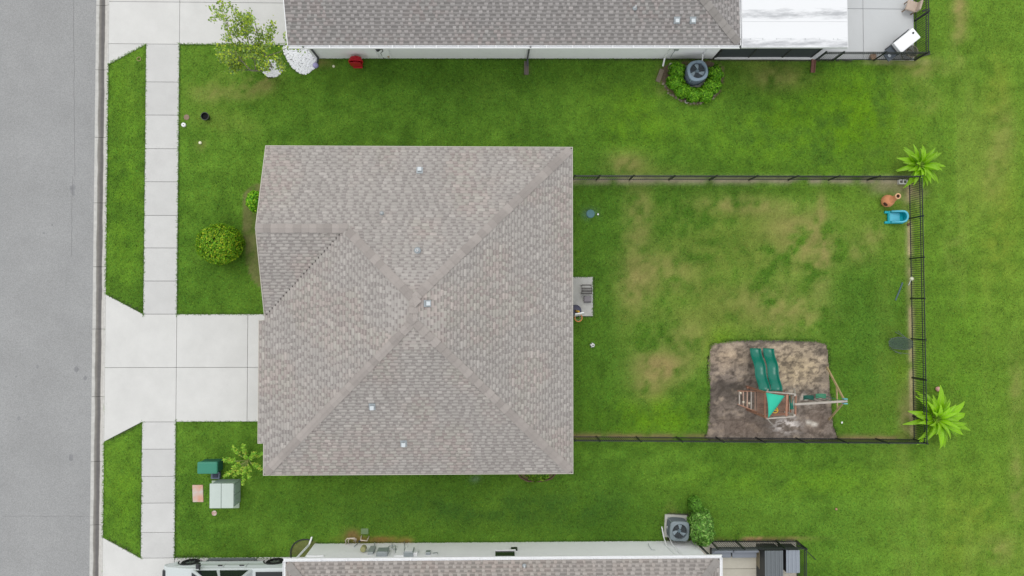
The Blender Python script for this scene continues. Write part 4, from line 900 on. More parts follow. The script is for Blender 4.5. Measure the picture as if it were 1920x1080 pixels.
# sparse tree leaning over the upper driveway
def tree(base, label):
    base = Vector(base); t = thing('tree', base, label, 'tree'); tr = MB(); tips = []
    def grow(p, d, L, r, depth):
        k = 4; pts = [p]; q = p.copy(); dd = d.copy()
        for i in range(k):
            dd = (dd + Vector((random.uniform(-1, 1), random.uniform(-1, 1), random.uniform(-.3, .7))) * .16).normalized(); q = q + dd * L / k; pts.append(q.copy())
        tr.tube(pts, [r * (1 - .45 * i / k) for i in range(k + 1)], 6)
        for i in range(1, k + 1):
            if depth >= 1: tips.append((pts[i], dd, depth))
        if depth < 3:
            for j in range(3 if depth else 4):
                a = random.uniform(0, 6.283) if depth else j * 1.05 + random.uniform(-.3, .3)
                s = Vector((math.cos(a), math.sin(a), random.uniform(.1, .7))).normalized(); nd = (dd * .8 + s * .85).normalized()
                grow(pts[random.choice((2, 3, 4)) if depth else 2 + j % 3], nd, L * random.uniform(.5, .74), r * .5, depth + 1)
    for i in range(3):
        a = i * 2.1 + .4; grow(base + Vector((.05 * math.cos(a), .05 * math.sin(a), -.05)), Vector((.36 * math.cos(a) - .30, .34 * math.sin(a) + .03, 1)).normalized(), 1.9, .055, 0)
    tr.build('trunk', mat('pale_bark', C(150, 146, 128), .85, .2, 10), t, smooth=True)
    P = []; 
    for q, d, dep in tips:
        for _ in range(8 if dep == 3 else (5 if dep == 2 else 1)): P.append(q + Vector((random.gauss(0, .09), random.gauss(0, .09), random.gauss(0, .08))))
    P = np.array([p[:] for p in P]); n = len(P); Nn = RNG.normal(size=(n, 3)) * .6 + np.array([0, 0, 1]); Nn /= np.linalg.norm(Nn, axis=1)[:, None]
    cl = leafcols(n, [C(168, 196, 70), C(140, 170, 80), C(190, 208, 66), C(122, 150, 90), C(150, 184, 62)], .16)
    np_obj('crown', leaf_mesh(P, Nn, .056, cl * 1.15, .62), M_leaf, t, base)
    return t
random.seed(33)
p = at(508, 128); tree((p.x + .0, p.y, 0), 'sparse multi-stemmed yellow-green tree leaning over the top left driveway')

# white pebble beds
def pebbles(name, poly, n, label):
    p_ = np.array(poly); x = RNG.uniform(p_[:, 0].min(), p_[:, 0].max(), n); y = RNG.uniform(p_[:, 1].min(), p_[:, 1].max(), n); k = inpoly(x, y, poly); x, y = x[k], y[k]; b = MB()
    for a, c in zip(x, y):
        r = random.uniform(.025, .055); b.ball((a, c, random.uniform(.01, .05)), r, 6, .7, .18)
    o = b.build(name, mat('white_pebble', (.86, .87, .9), .8, .08, 14), None); tag(o, label, 'pebbles', kind='stuff')
    b = MB(); b.prism(poly, -.04, .012); g = b.build('pebble_bed', mat('pebble_bed_base', C(205, 205, 208), .95, .2, 20), None); tag(g, 'base of the ' + label, kind='structure')
pebbles('white_pebbles', PEB1, 900, 'round bed of white pebbles round the sparse tree'); pebbles('white_pebbles', PEB2, 1700, 'long bed of white pebbles at the corner of the upper house')

# thin radiating shrub by the garage corner
p = at(466, 862); t = thing('sparse_shrub', p, 'spindly yellow-green shrub with radiating stems at the lower front corner', 'shrub')
b = MB(); P = []; random.seed(11)
for i in range(24):
    a = random.uniform(0, 6.283); L = random.uniform(.3, 1.0); z = random.uniform(.5, 1.2); q = [Vector((0, 0, 0)), Vector((math.cos(a) * L * .35, math.sin(a) * L * .35, z * .6)), Vector((math.cos(a) * L, math.sin(a) * L, z))]
    b.tube(q, [.010, .008, .005], 5)
    for s in np.linspace(.35, 1, 9): P += [q[1].lerp(q[2], s) + Vector((random.gauss(0, .035), random.gauss(0, .035), random.gauss(0, .02))) for _ in range(7)]
b.build('stem', mat('pale_stem', C(205, 212, 140), .8), t, world=False)
P = np.array([p_[:] for p_ in P]); n = len(P); o = bpy.data.objects.new('crown', np_mesh('crown', *leaf_mesh(P, np.tile([0, 0, 1.], (n, 1)), .06, np.zeros((n, 3)), .45, .5)[:2], M_leaf, np.repeat(leafcols(n, [C(176, 212, 76), C(140, 196, 60), C(200, 212, 86), C(124, 180, 56)]) * 1.2, 4, 0))); place(o, t)

# ------------------------------------------------------------------ play set
random.seed(3)
M_wood = mat('red_brown_timber', C(168, 124, 102), .75, .25, 5, .2, 30, vary=.12); M_wgrey = mat('weathered_timber', C(190, 182, 172), .8, .2, 6, .2, 30, vary=.08)
M_slide = mat('green_slide_plastic', C(0, 122, 102), .28, .04, 3, spec=.5); M_canopy = mat('turquoise_canvas', C(52, 198, 166), .7, .05, 2); M_pale = mat('pale_red_timber', C(198, 166, 148), .8, .2, 6, vary=.1); M_deckw = mat('worn_deck', C(140, 112, 96), .8, .3, 5, vary=.15); M_tan = mat('tan_timber', C(186, 166, 122), .8, .2, 6)
pl = thing('play_set', (*at(1455, 760).to_tuple()[:2], 0), 'wooden play tower with climbing ramp, twin slide attachment and swing beam', 'play set')
ZD, ZT = 1.35, 2.35
c4 = {k: at(*v, ZT) for k, v in dict(nw=(1437, 737), sw=(1437, 783), ne=(1491, 741), se=(1490, 779)).items()}
for k, v in c4.items():
    b = MB(); b.box(v.x - .045, v.x + .045, v.y - .045, v.y + .045, -.1, ZT); b.build('post', M_wgrey if 'e' == k[1] else M_wood, pl, bevel=.006, bseg=1)
def beam(a, c, z, M, nm='beam', w_=.05, h_=.1): b = MB(); b.bar((a.x, a.y, z), (c.x, c.y, z), w_, h_); return b.build(nm, M, pl, bevel=.005, bseg=1)
off = Vector((0, .05, 0))
beam(c4['nw'] + off, c4['ne'] + off, ZT - .06, M_wgrey); beam(c4['sw'] - off, c4['se'] - off, ZT - .06, M_wgrey); beam(c4['ne'] + Vector((.05, 0, 0)), c4['se'] + Vector((.05, 0, 0)), ZT - .06, M_wood); beam(c4['nw'] - Vector((.05, 0, 0)), c4['sw'] - Vector((.05, 0, 0)), ZT - .06, M_wood)
m1, m2 = c4['nw'].lerp(c4['ne'], .72), c4['sw'].lerp(c4['se'], .70); beam(m1, m2, ZT - .0, M_wood, w_=.09, h_=.05)
for z in (ZD + .25, ZD + .5):
    beam(c4['sw'] - off * .6, c4['se'] - off * .6, z, M_wood, 'guard_rail', .03, .09)
    beam(c4['ne'] + Vector((.03, 0, 0)), c4['se'] + Vector((.03, 0, 0)), z, M_wood, 'guard_rail', .03, .09)
xa, xb = c4['nw'].x + .05, c4['ne'].x - .05; ya_, yb_ = c4['sw'].y + .0, c4['nw'].y - .0; n = 9
for i in range(n):
    b = MB(); u0 = ya_ + (yb_ - ya_) * i / n; b.box(xa - .1, xb + .1, u0 + .006, u0 + (yb_ - ya_) / n - .006, ZD - .03, ZD); b.build('deck_plank', M_deckw, pl)
# canopy: canvas pulled over one corner
cv = [at(1436, 736, 2.42), at(1471, 742, 2.36), at(1440, 784, 2.40)]; b = MB(); n = 8; idx = {}
for i in range(n + 1):
    for j in range(n + 1 - i):
        u, v = i / n, j / n; w_ = 1 - u - v; q = cv[0] * w_ + cv[1] * u + cv[2] * v; z = q.z + .16 * (u * w_ * 3 + v * w_ * 3 + u * v) ; idx[i, j] = len(b.v); b.v.append((q.x, q.y, z))
for i in range(n):
    for j in range(n - i):
        b.f.append((idx[i, j], idx[i + 1, j], idx[i, j + 1]))
        if j < n - i - 1: b.f.append((idx[i + 1, j], idx[i + 1, j + 1], idx[i, j + 1]))
o = b.build('canopy', M_canopy, pl, smooth=True); s_ = o.modifiers.new('t', 'SOLIDIFY'); s_.thickness = .012
b = MB(); p = at(1453, 769, 1.9); b.tube([(p.x + .12 * math.cos(a), p.y + .12 * math.sin(a), p.z + .03 * math.cos(a)) for a in np.linspace(0, 6.0, 14)], .022, 6, closed=True); b.bar((p.x - .12, p.y, p.z), (p.x + .12, p.y, p.z), .04, .03); b.build('steering_wheel', paint('yellow_plastic', (236, 190, 60)), pl)
p = at(1483, 755, 1.8); b = MB(); b.tube([(p.x, p.y + .3, 1.75), (p.x, p.y - .28, 1.9)], [.06, .08], 10); b.build('telescope', M_slide, pl)
for a, c in (((1440, 730), (1437, 738)), ((1489, 729), (1492, 741)), ((1449, 798), (1437, 783))):
    b = MB(); q = at(*a, .05 if a[1] > 750 else 1.5); w_ = at(*c, 2.2 if a[1] < 750 else 1.9); b.bar(q, w_, .04, .05); b.build('brace', M_wgrey, pl)
# climbing ramp with slats and holds
rA, rB = at(1384, 733, .12), at(1384, 758, .12); rC, rD = at(1436, 734, ZD), at(1436, 779, ZD)
for s0, s1 in ((rA, rC), (rB, rD)):
    b = MB(); b.bar(s0, s1, .05, .09); b.build('ramp_rail', M_wood, pl)
for i in range(7):
    t_ = .03 + i * .145; s0, s1 = rA.lerp(rC, t_), rB.lerp(rD, t_); b = MB(); b.bar(s0 + Vector((0, 0, .06)), s1 + Vector((0, 0, .06)), .055, .03); b.build('ramp_slat', M_pale if i % 3 else M_wgrey, pl)
for k, (px, py, z) in enumerate(((1389, 737, .25), (1394, 754, .4), (1405, 756, .6), (1428, 765, 1.15), (1423, 764, 1.05))):
    b = MB(); b.ball(at(px, py, z + .08), .055, 8, .6, .2); b.build('climbing_hold', paint('cream_hold', (235, 222, 200)), pl, smooth=True)
q = at(1403, 729, 1.0)
b = MB(); b.bar(at(1401, 727, .3), at(1424, 733, 1.2), .05, .05); b.bar(at(1401, 729, .05), at(1402, 727, .8), .06, .06); b.build('hand_rail', M_wood, pl)
# slides
def wave_slide(top, bot, wd):
    top = Vector(top); bot = Vector(bot); b = MB(); n = 22; d = (bot - top); side = Vector((d.y, -d.x, 0)).normalized(); rows = []
    prof = [(-1.12, .10), (-1.06, .135), (-.96, .13), (-.86, .02), (-.6, -.02), (0, -.035), (.6, -.02), (.86, .02), (.96, .13), (1.06, .135), (1.12, .10)]
    for i in range(n + 1):
        s = i / n; p = top.lerp(bot, s); z = top.z + (bot.z - top.z) * (s * .85 + .15 * s * s) + .07 * math.sin(s * 4 * math.pi + .4)
        rows.append([(p.x + side.x * wd / 2 * a, p.y + side.y * wd / 2 * a, z + h) for a, h in prof])
    m_ = len(prof); b.v = [q for r_ in rows for q in r_]; b.f = [(i * m_ + j, i * m_ + j + 1, (i + 1) * m_ + j + 1, (i + 1) * m_ + j) for i in range(n) for j in range(m_ - 1)]
    o = b.build('slide', M_slide, pl, smooth=True); sm = o.modifiers.new('t', 'SOLIDIFY'); sm.thickness = .02; return o
wave_slide(at(1432, 733, 1.38), at(1414.5, 653, .22), .47); wave_slide(at(1454.5, 733, 1.38), at(1439, 653, .22), .47)
# swing beam and A-frame
e0, e1 = at(1490, 758, ZT + .02), at(1588, 752, ZT + .02); b = MB(); b.bar(e0, e1, .09, .12); b.build('swing_beam', M_wgrey, pl, bevel=.008, bseg=1)
t0 = e0.lerp(e1, .965); fA, fB = at(1552, 688), at(1556, 788)
for q in (fA, fB):
    b = MB(); b.bar(q - Vector((0, 0, .1)), t0 - Vector((0, 0, .03)), .07, .07); b.build('a_frame_leg', M_tan, pl)
b = MB(); b.bar(fA.lerp(t0, .52), fB.lerp(t0, .52), .05, .07); b.build('cross_bar', M_tan, pl)
for sy in (-.1, .1): b = MB(); b.obox(t0 + Vector((0, sy, -.02)), (.16, .04, .2)); b.build('bracket', paint('blue_bracket', (120, 190, 200)), pl)
def swing(px, py, label, M, sway):
    s = at(px, py, .55); best = e0.lerp(e1, (s.x - e0.x) / (e1.x - e0.x)); t = thing('swing', (s.x, s.y, .5), label, 'swing', 'swings on the play set beam')
    b = MB(); k = 10
    vs_ = [(s.x - .24 + .48 * i / k, s.y + w_, .55 + .10 * (2 * i / k - 1) ** 2 + dz) for dz in (0, .02) for w_ in (-.1, .1) for i in range(k + 1)]; m_ = k + 1
    b.v = vs_; b.f = [(i, i + 1, m_ + i + 1, m_ + i) for i in range(k)] + [(2 * m_ + i, 3 * m_ + i, 3 * m_ + i + 1, 2 * m_ + i + 1) for i in range(k)] + [(i, 2 * m_ + i, 2 * m_ + i + 1, i + 1) for i in range(k)] + [(m_ + i, m_ + i + 1, 3 * m_ + i + 1, 3 * m_ + i) for i in range(k)]
    b.build('seat', M, t)
    for sx in (-.24, .24):
        b = MB(); b.tube([(s.x + sx, s.y, .66), (best.x + sx * .9, best.y, ZT - .05)], .012, 5); b.build('chain', M_slide if sway else M_black, t)
swing(1514, 745, 'dark green swing seat nearer the play tower', paint('dark_green', (20, 92, 78)), 0); swing(1537, 742, 'green swing seat farther from the play tower', paint('mid_green', (70, 140, 108)), 1)

# ------------------------------------------------------------------ back yard things
p = at(1690, 342); b = MB()
for a, c in (((-.2, .2), (-.1, -.065)), ((-.2, .2), (.065, .1)), ((-.2, -.165), (-.065, .065)), ((.165, .2), (-.065, .065)), ((-.018, .018), (-.065, .065))): b.box(p.x + a[0], p.x + a[1], p.y + c[0], p.y + c[1], 0, .19)
b.solo('concrete_block', mat('block_concrete', C(226, 226, 222), .9, .08, 12), 'pale hollow concrete block in the upper right yard corner', 'block')
# chiminea
p = at(1664, 377, .3); M_terra = mat('terracotta', C(222, 152, 108), .8, .12, 6)
ch = thing('chiminea', (p.x, p.y, 0), 'terracotta chiminea with a tilted neck near the upper right fence corner', 'chiminea'); b = MB()
b.lathe([(.12, .02), (.2, .08), (.275, .22), (.29, .34), (.26, .46), (.19, .56), (.13, .62)], 24, (p.x, p.y, 0)); b.build('belly', M_terra, ch, smooth=True)
q = at(1683, 368, .95); b = MB(); b.tube([(p.x + .03, p.y + .02, .55), (p.x + .1, p.y + .06, .72), (q.x - .03, q.y - .01, .9), (q.x, q.y, .98)], [.17, .12, .095, .12], 16, caps=False); nk = b.build('neck', M_terra, ch, smooth=True)
b = MB(); b.tube([(q.x + .11 * math.cos(a), q.y + .11 * math.sin(a), .985) for a in np.linspace(0, 6.283, 17)[:-1]], .03, 8, closed=True); b.build('rim', mat('pale_terracotta', C(236, 190, 148), .8), nk, smooth=True)
b = MB(); b.lathe([(.085, 0), (.085, .01)], 16, (q.x, q.y, .93)); b.build('flue_disc', mat('chiminea_dark', C(70, 48, 36), .95), nk)  # dark brown disc closing the flue
b = MB(); b.ball((p.x - .13, p.y - .125, .43), .13, 14, .75); o = b.build('fire_mouth', mat('chiminea_dark', (0, 0, 0)), ch, smooth=True)  # dark brown ball set into the belly as the mouth
b = MB(); b.lathe([(.16, 0), (.16, .06), (.13, .06)], 16, (p.x, p.y, 0)); b.build('stand', M_black, ch)
# toddler chair
p = at(1681, 407, .2); M_teal = mat('turquoise_plastic', C(0, 176, 190), .35, spec=.5); M_teal2 = mat('pale_turquoise_plastic', C(90, 196, 220), .35, spec=.5)
kc = thing('toy_chair', (p.x, p.y, 0), 'turquoise plastic toddler armchair beside the chiminea', 'chair'); b = MB()
b.box(p.x - .36, p.x + .38, p.y - .30, p.y + .30, .0, .17); b.build('base', M_teal, kc, bevel=.05)
b = MB(); b.box(p.x - .30, p.x + .16, p.y - .2, p.y + .2, .171, .20); b.build('seat', M_teal2, kc, bevel=.03)
arc = [(p.x - .3, p.y + .25)] + [(p.x + .16 + .2 * math.cos(a), p.y + .25 * math.sin(a)) for a in np.linspace(math.pi / 2, -math.pi / 2, 11)] + [(p.x - .3, p.y - .25)]
b = MB(); b.tube([(x, y, .32 + .18 * max(0, min(1, (x - p.x + .1) / .4))) for x, y in arc], .05, 8); b.build('arm_rest', M_teal2, kc, smooth=True)
b = MB()
n = len(arc)
b.add([(x, y, .15) for x, y in arc] + [(x, y, .31 + .18 * max(0, min(1, (x - p.x + .1) / .4))) for x, y in arc], [(i, i + 1, n + i + 1, n + i) for i in range(n - 1)]); b.build('back_shell', M_teal, kc, smooth=True)
for sy in (-1, 1):
    b = MB(); b.box(p.x - .50, p.x - .30, p.y + sy * .24 - .06, p.y + sy * .24 + .06, 0, .14); b.build('foot', M_teal, kc, bevel=.03)
p = at(1702, 421); b = MB(); b.ball((p.x, p.y, .06), .07, 8, .8, .2); b.solo('stone', paint('brown_stone', (128, 96, 76), .9), 'small brown stone at the fence foot below the toddler chair', 'stone')
# garden light, stake, mesh frame
p = at(1703, 523); t = thing('garden_light', p, 'small white garden light on a thin stake by the right fence', 'light'); b = MB(); b.tube([(p.x, p.y - .3, .02), (p.x, p.y, .25)], .014, 6); b.build('stake', M_white, t); b = MB(); b.lathe([(.03, .22), (.085, .25), (.09, .3), (.05, .36), (.01, .38)], 14, p); b.build('globe', paint('cream_globe', (240, 240, 215)), t, smooth=True)
a_, c_ = at(1692, 531, .03), at(1679, 563, .03); b = MB(); b.bar(a_, c_, .06, .04); b.bar(a_ + Vector((.03, .02, 0)), a_ + Vector((-.05, .01, 0)), .03, .05); b.solo('metal_bar', paint('blue_grey_metal', (86, 110, 112), .4), 'slim blue-grey metal bar lying on the grass by the right fence', 'bar')
t = thing('mesh_goal', (*at(1690, 647).to_tuple()[:2], 0), 'low dark mesh frame lying by the right fence', 'net'); M_mesh = mat('dark_mesh', C(70, 88, 84), .8, alpha=.62)
pg = smoothpoly(pix((1666, 636), (1690, 631), (1711, 638), (1712, 650), (1703, 656), (1668, 653), z=.25), 1); b = MB(); b.add([(x, y, .24 + .03 * math.sin(6 * x + 4 * y)) for x, y in pg], [tuple(range(len(pg)))]); b.build('netting', M_mesh, t)
b = MB(); b.tube([(x, y, .25) for x, y in pg], .014, 6, closed=True); b.build('hoop', paint('grey_frame', (96, 106, 108)), t)
b = MB()
for q0, q1 in (((1678, 622), (1700, 634)), ((1683, 620), (1699, 634)), ((1678, 660), (1706, 664)), ((1668, 653), (1690, 664))): b.tube([at(*q0, .03), at(*q1, .24)], .011, 5)
for x, y in pg[::3]: b.tube([(x, y, 0), (x, y, .25)], .01, 5)
b.build('frame_leg', paint('grey_frame', (96, 106, 108)), t)
# football
p = at(1110, 647); fb = thing('football', (p.x, p.y, 0), 'white and black football on the lawn behind the house', 'ball'); r = .115; bw, bk = MB(), MB()
gold = (1 + 5 ** .5) / 2; ico = [Vector(v).normalized() for a in (-1, 1) for c in (-gold, gold) for v in ((0, a, c), (a, c, 0), (c, 0, a))]
rq = Matrix.Rotation(.55, 3, 'X') @ Matrix.Rotation(.2, 3, 'Y'); ico = [rq @ v for v in ico]; up_ = max(ico, key=lambda v: v.z)
bw.ball((0, 0, r), r, 20); bw.build('cover', paint('ball_white', (240, 242, 240), .4), fb, world=False, smooth=True)
for v in ico:
    a = v.cross(Vector((.3, .5, .8))).normalized(); c = v.cross(a); k = [v * math.cos(.33) + (a * math.cos(6.283 * i / 5) + c * math.sin(6.283 * i / 5)) * math.sin(.33) for i in range(5)]
    pb = MB(); pb.add([Vector((0, 0, r)) + q * r * 1.012 for q in k] + [Vector((0, 0, r)) + v * r * 1.03], [(i, (i + 1) % 5, 5) for i in range(5)]); pb.build('patch', paint('ball_black', (20, 20, 24), .4), fb, world=False)
# toddler basketball hoop
p = at(1081, 588); t = thing('toy_hoop', (p.x, p.y, 0), 'toddler basketball hoop with white board and orange rim at the patio', 'basketball hoop')
b = MB(); c0 = at(1079, 583, .1); b.lathe([(.27, 0), (.29, .05), (.25, .14), (.08, .18)], 20, (c0.x, c0.y, 0)); b.build('base', paint('slate', (84, 84, 104)), t, smooth=True)
b = MB(); b.tube([(c0.x, c0.y, .15), (c0.x + .02, c0.y - .02, 1.2)], .05, 10); b.build('pole', paint('yellow_plastic', (236, 190, 60)), t, smooth=True)
b = MB(); a_, c_ = at(1077, 592, 1.35), at(1094, 589, 1.35); b.bar(a_, c_, .05, .5); b.v = [(x, y + (.08 if z > 1.35 else -.02), z) for x, y, z in b.v]; b.build('backboard', M_white, t, bevel=.01)
q = at(1084.5, 596, 1.2); b = MB(); b.tube([(q.x + .165 * math.cos(a), q.y + .165 * math.sin(a), 1.2) for a in np.linspace(0, 6.283, 21)[:-1]], .024, 8, closed=True); b.build('rim', paint('orange_rim', (232, 150, 92)), t, smooth=True)
b = MB()
for i in range(10):
    a = i * .628; b.tube([(q.x + .16 * math.cos(a), q.y + .16 * math.sin(a), 1.19), (q.x + .09 * math.cos(a + .3), q.y + .09 * math.sin(a + .3), .95)], .008, 4)
b.build('net', M_white, t)
# patio rack and mat
t = thing('slatted_rack', (*at(1101, 543).to_tuple()[:2], .03), 'dark slatted rack on the small patio', 'rack')
for i, py in enumerate((534.5, 540.5, 544, 547, 550.5)):
    b = MB(); b.bar(at(1090 + (1 if i == 0 else 0), py, .42), at(1110 - (2 if i == 0 else 0), py, .42), .05, .025); b.build('slat', paint('rack_dark', (64, 60, 58)), t)
for px in (1091, 1109):
    b = MB(); b.bar(at(px, 534, .38), at(px, 551, .38), .03, .03); a_ = at(px, 535, .38); c_ = at(px, 550, .38); b.bar(a_, (a_.x, a_.y, .03), .03, .03); b.bar(c_, (c_.x, c_.y, .03), .03, .03); b.build('frame', paint('rack_grey', (130, 126, 124)), t)
p = at(1101, 561, .04); b = MB(); b.box(p.x - .17, p.x + .17, p.y - .17, p.y + .13, .032, .05); b.add([(p.x + x, p.y + y, .3) for x, y in ((-.16, -.1), (.16, -.1), (.16, .14), (-.16, .14))], [(0, 1, 2, 3)])
for sx in (-.15, .15):
    for sy in (-.12, .13): b.box(p.x + sx - .012, p.x + sx + .012, p.y + sy - .012, p.y + sy + .012, .05, .3)
b.solo('low_stool', paint('stool_grey', (138, 134, 138), .7), 'small grey stool on the patio below the slatted rack', 'stool')
# balls and small things in the grass
p = at(1756, 729); b = MB(); b.ball((p.x, p.y, .12), .12, 16); b.solo('ball', mat('pink_ball', C(226, 172, 164), .45), 'pale pink ball outside the fence above the larger broad-leaved plant', 'ball', smooth=True)
p = at(1567, 954); b = MB(); b.ball((p.x, p.y, .05), .055, 10, .9, .1); b.solo('ball', mat('faded_ball', C(196, 150, 122), .6), 'tiny faded orange ball alone on the lower right lawn', 'ball', smooth=True)
p = at(1107, 401); b = MB(); b.lathe([(.16, .0), (.2, .03), (.17, .05), (.05, .035)], 18, p); b.solo('flying_disc', mat('faded_blue', C(86, 128, 132), .6), 'faded blue round disc in the grass right of the tan roof', 'disc')
p = at(1121, 402); b = MB(); b.tube([(p.x, p.y, .02), (p.x, p.y, .07)], .04, 8); b.solo('sprinkler_head', M_white, 'tiny white sprinkler head beside the faded blue disc', 'sprinkler')
p = at(1578, 792); b = MB(); b.ball((p.x, p.y, .04), .05, 8, .5, .3); b.solo('pebble', M_white, 'tiny white stone on the grass right of the play area', 'stone')

# ------------------------------------------------------------------ front lawn utilities
M_green = mat('green_pedestal', C(64, 142, 118), .4, .03, 4)
p = at(395, 874, .4); t = thing('utility_pedestal', (p.x, p.y, 0), 'dark green cable pedestal box in the lower front lawn', 'utility box'); b = MB(); b.box(p.x - .42, p.x + .42, p.y - .25, p.y + .25, 0, .62); b.build('body', mat('pedestal_dark', C(44, 100, 90), .4), t, bevel=.05); b = MB(); b.box(p.x - .46, p.x + .44, p.y - .27, p.y + .27, .62, .78); b.build('lid', M_green, t, bevel=.06)
p = at(406, 890); t = thing('utility_box', (p.x, p.y, 0), 'small grey box against the green pedestal', 'utility box'); b = MB(); b.box(p.x - .2, p.x + .2, p.y - .16, p.y + .16, -.02, .16); b.build('body', paint('blue_grey', (112, 122, 142)), t, bevel=.02); b = MB(); b.box(p.x - .1, p.x + .12, p.y - .09, p.y + .07, .16, .2); b.build('lid', paint('navy_grey', (56, 62, 82)), t)
# pad-mounted transformer
p0, p1 = at(398, 952), at(450, 900); t = thing('transformer', ((p0.x + p1.x) / 2, (p0.y + p1.y) / 2, 0), 'pale grey-green pad-mounted transformer in the lower front lawn', 'transformer'); M_tr = mat('transformer_green', C(200, 212, 205), .45, .05, 2, vary=.0); M_tr2 = mat('transformer_side', C(160, 180, 170), .5, .05, 2)
b = MB(); b.box(p0.x, p1.x, p0.y, p1.y, -.05, .1); b.build('pad', mat('pad_concrete', C(190, 205, 185), .85, .08, 3), t, bevel=.015)
q0, q1 = at(392, 953, 1.05), at(437, 908, 1.05); xa, xb, yc, yd = q0.x + .04, q1.x - .0, q0.y + .02, q1.y
b = MB(); b.box(xa, xb, yc, yd, .1, .96); b.build('cabinet', M_tr2, t, bevel=.02)
xm = xa + (xb - xa) * .48
b = MB(); b.box(xa - .03, xm - .005, yc - .03, yd + .03, .96, 1.05); b.build('lid', M_tr, t, bevel=.025); b = MB(); b.box(xm + .005, xb + .02, yc - .03, yd + .03, .955, 1.045); b.build('lid', M_tr, t, bevel=.025)
b = MB(); b.box(xb, xb + .03, yc + .06, (yc + yd) / 2 - .01, .2, .9); b.build('door', M_tr2, t, bevel=.01); b = MB(); b.box(xb, xb + .03, (yc + yd) / 2 + .01, yd - .06, .2, .9); b.build('door', M_tr2, t, bevel=.01)
b = MB(); b.box(xb + .03, xb + .06, (yc + yd) / 2 - .34, (yc + yd) / 2 - .28, .5, .62); b.build('padlock', M_galv, t)
b = MB(); b.prism(pix((361, 909), (381, 909), (382, 941), (362, 941)), -.05, .045); o = b.solo('handhole_cover', mat('pinkish_cover', C(214, 204, 196), .85, .9, 2.4, col2=C(222, 160, 130)), 'rectangular pale cover with orange marks left of the transformer', 'cover', bevel=.015)
p = at(402, 962); b = MB(); b.lathe([(.12, -.02), (.12, .02), (.1, .03)], 14, p); t = b.solo('round_cover', mat('speckled_lid', C(186, 140, 128), .8, .9, 9, col2=C(236, 226, 218)), 'small speckled round lid below the transformer', 'cover')
p = at(389, 221); t = thing('pot', p, 'small black plant pot on the upper front lawn', 'pot'); b = MB(); b.lathe([(.13, 0), (.17, .28), (.185, .28), (.185, .32), (.16, .32), (.14, .08)], 18, p); b.build('wall', M_black, t, smooth=False); b = MB(); b.lathe([(.14, .2), (.14, .21)], 16, p); b.build('potting_soil', mat('black_soil', (.01, .01, .012), .95), t)
p = at(350, 220); b = MB(); b.lathe([(.13, -.02), (.13, .02), (.11, .03)], 16, p); b.solo('access_cover', mat('brown_grey_cover', C(150, 130, 112), .9, .2, 10), 'brownish round access cover by the sidewalk on the upper front lawn', 'cover')
p = at(346, 235); t = thing('cleanout_pipe', p, 'white ring-shaped cleanout pipe by the sidewalk', 'pipe'); b = MB(); b.lathe([(.09, -.02), (.1, .1), (.095, .13), (.03, .13)], 18, p); b.build('cap', M_white, t, smooth=True); b = MB(); b.lathe([(.026, .128), (.026, .134)], 12, p); b.build('plug', paint('plug_green', (90, 110, 80)), t)
p = at(376, 268); b = MB(); b.lathe([(.06, -.02), (.07, .06), (.04, .09)], 14, p); b.solo('sprinkler_head', paint('cream_cap', (246, 246, 214)), 'cream sprinkler cap alone on the upper front lawn', 'sprinkler')
p = at(626, 125); b = MB(); b.lathe([(.05, -.02), (.06, .07), (.04, .09)], 14, p); b.solo('sprinkler_head', paint('cream_cap', (246, 246, 214)), 'cream sprinkler cap below the white wall of the upper house', 'sprinkler')
p = at(593, 124); b = MB(); b.lathe([(.1, 0), (.13, .08), (.12, .16), (.08, .2), (.03, .22)], 18, p); b.solo('glass_ball', mat('lilac_glass', C(176, 168, 220), .25, spec=.6), 'lilac ball at the end of the long white pebble bed', 'ball', smooth=True)
p = at(261, 111); b = MB(); b.tube([(p.x + .09 * math.cos(a), p.y + .09 * math.sin(a), .03) for a in np.linspace(0, 6.283, 15)[:-1]], .014, 6, closed=True); b.solo('ring', paint('tan_ring', (176, 160, 110)), 'small tan ring in the grass strip by the upper driveway', 'ring')

# red hose reel on the upper house wall
p = at(667, 110, .55); t = thing('hose_reel', (p.x, p.y, 0), 'red hose reel against the white wall of the upper house', 'hose reel'); M_red = mat('red_hose', C(196, 22, 40), .4, .08, 8); yw_ = 11.23
for k in range(5):
    b = MB(); rr = .20 + .018 * k; b.tube([(p.x + rr * 1.15 * math.cos(a), yw_ - .05 - .045 * k, .55 + rr * math.sin(a)) for a in np.linspace(0, 6.283, 25)[:-1]], .03, 7, closed=True); b.build('hose_coil', M_red, t, smooth=True)
b = MB(); b.bar((p.x, yw_, .55), (p.x, yw_ - .34, .55), .2, .2); b.box(p.x - .26, p.x + .26, yw_ - .36, yw_ - .33, .3, .8); b.build('reel', mat('red_plastic', C(190, 30, 44), .4), t, bevel=.03)
b = MB(); b.box(p.x - .22, p.x + .22, yw_ - .36, yw_ - .02, 0, .1); b.build('stand', mat('red_plastic', (0, 0, 0)), t, bevel=.02)
b = MB(); b.tube([(p.x - .2, yw_ - .3, .3), (p.x - .33, yw_ - .25, .12), (p.x - .3, yw_ - .1, .05)], .02, 6); b.build('hose_end', paint('hose_green', (60, 110, 60)), t)

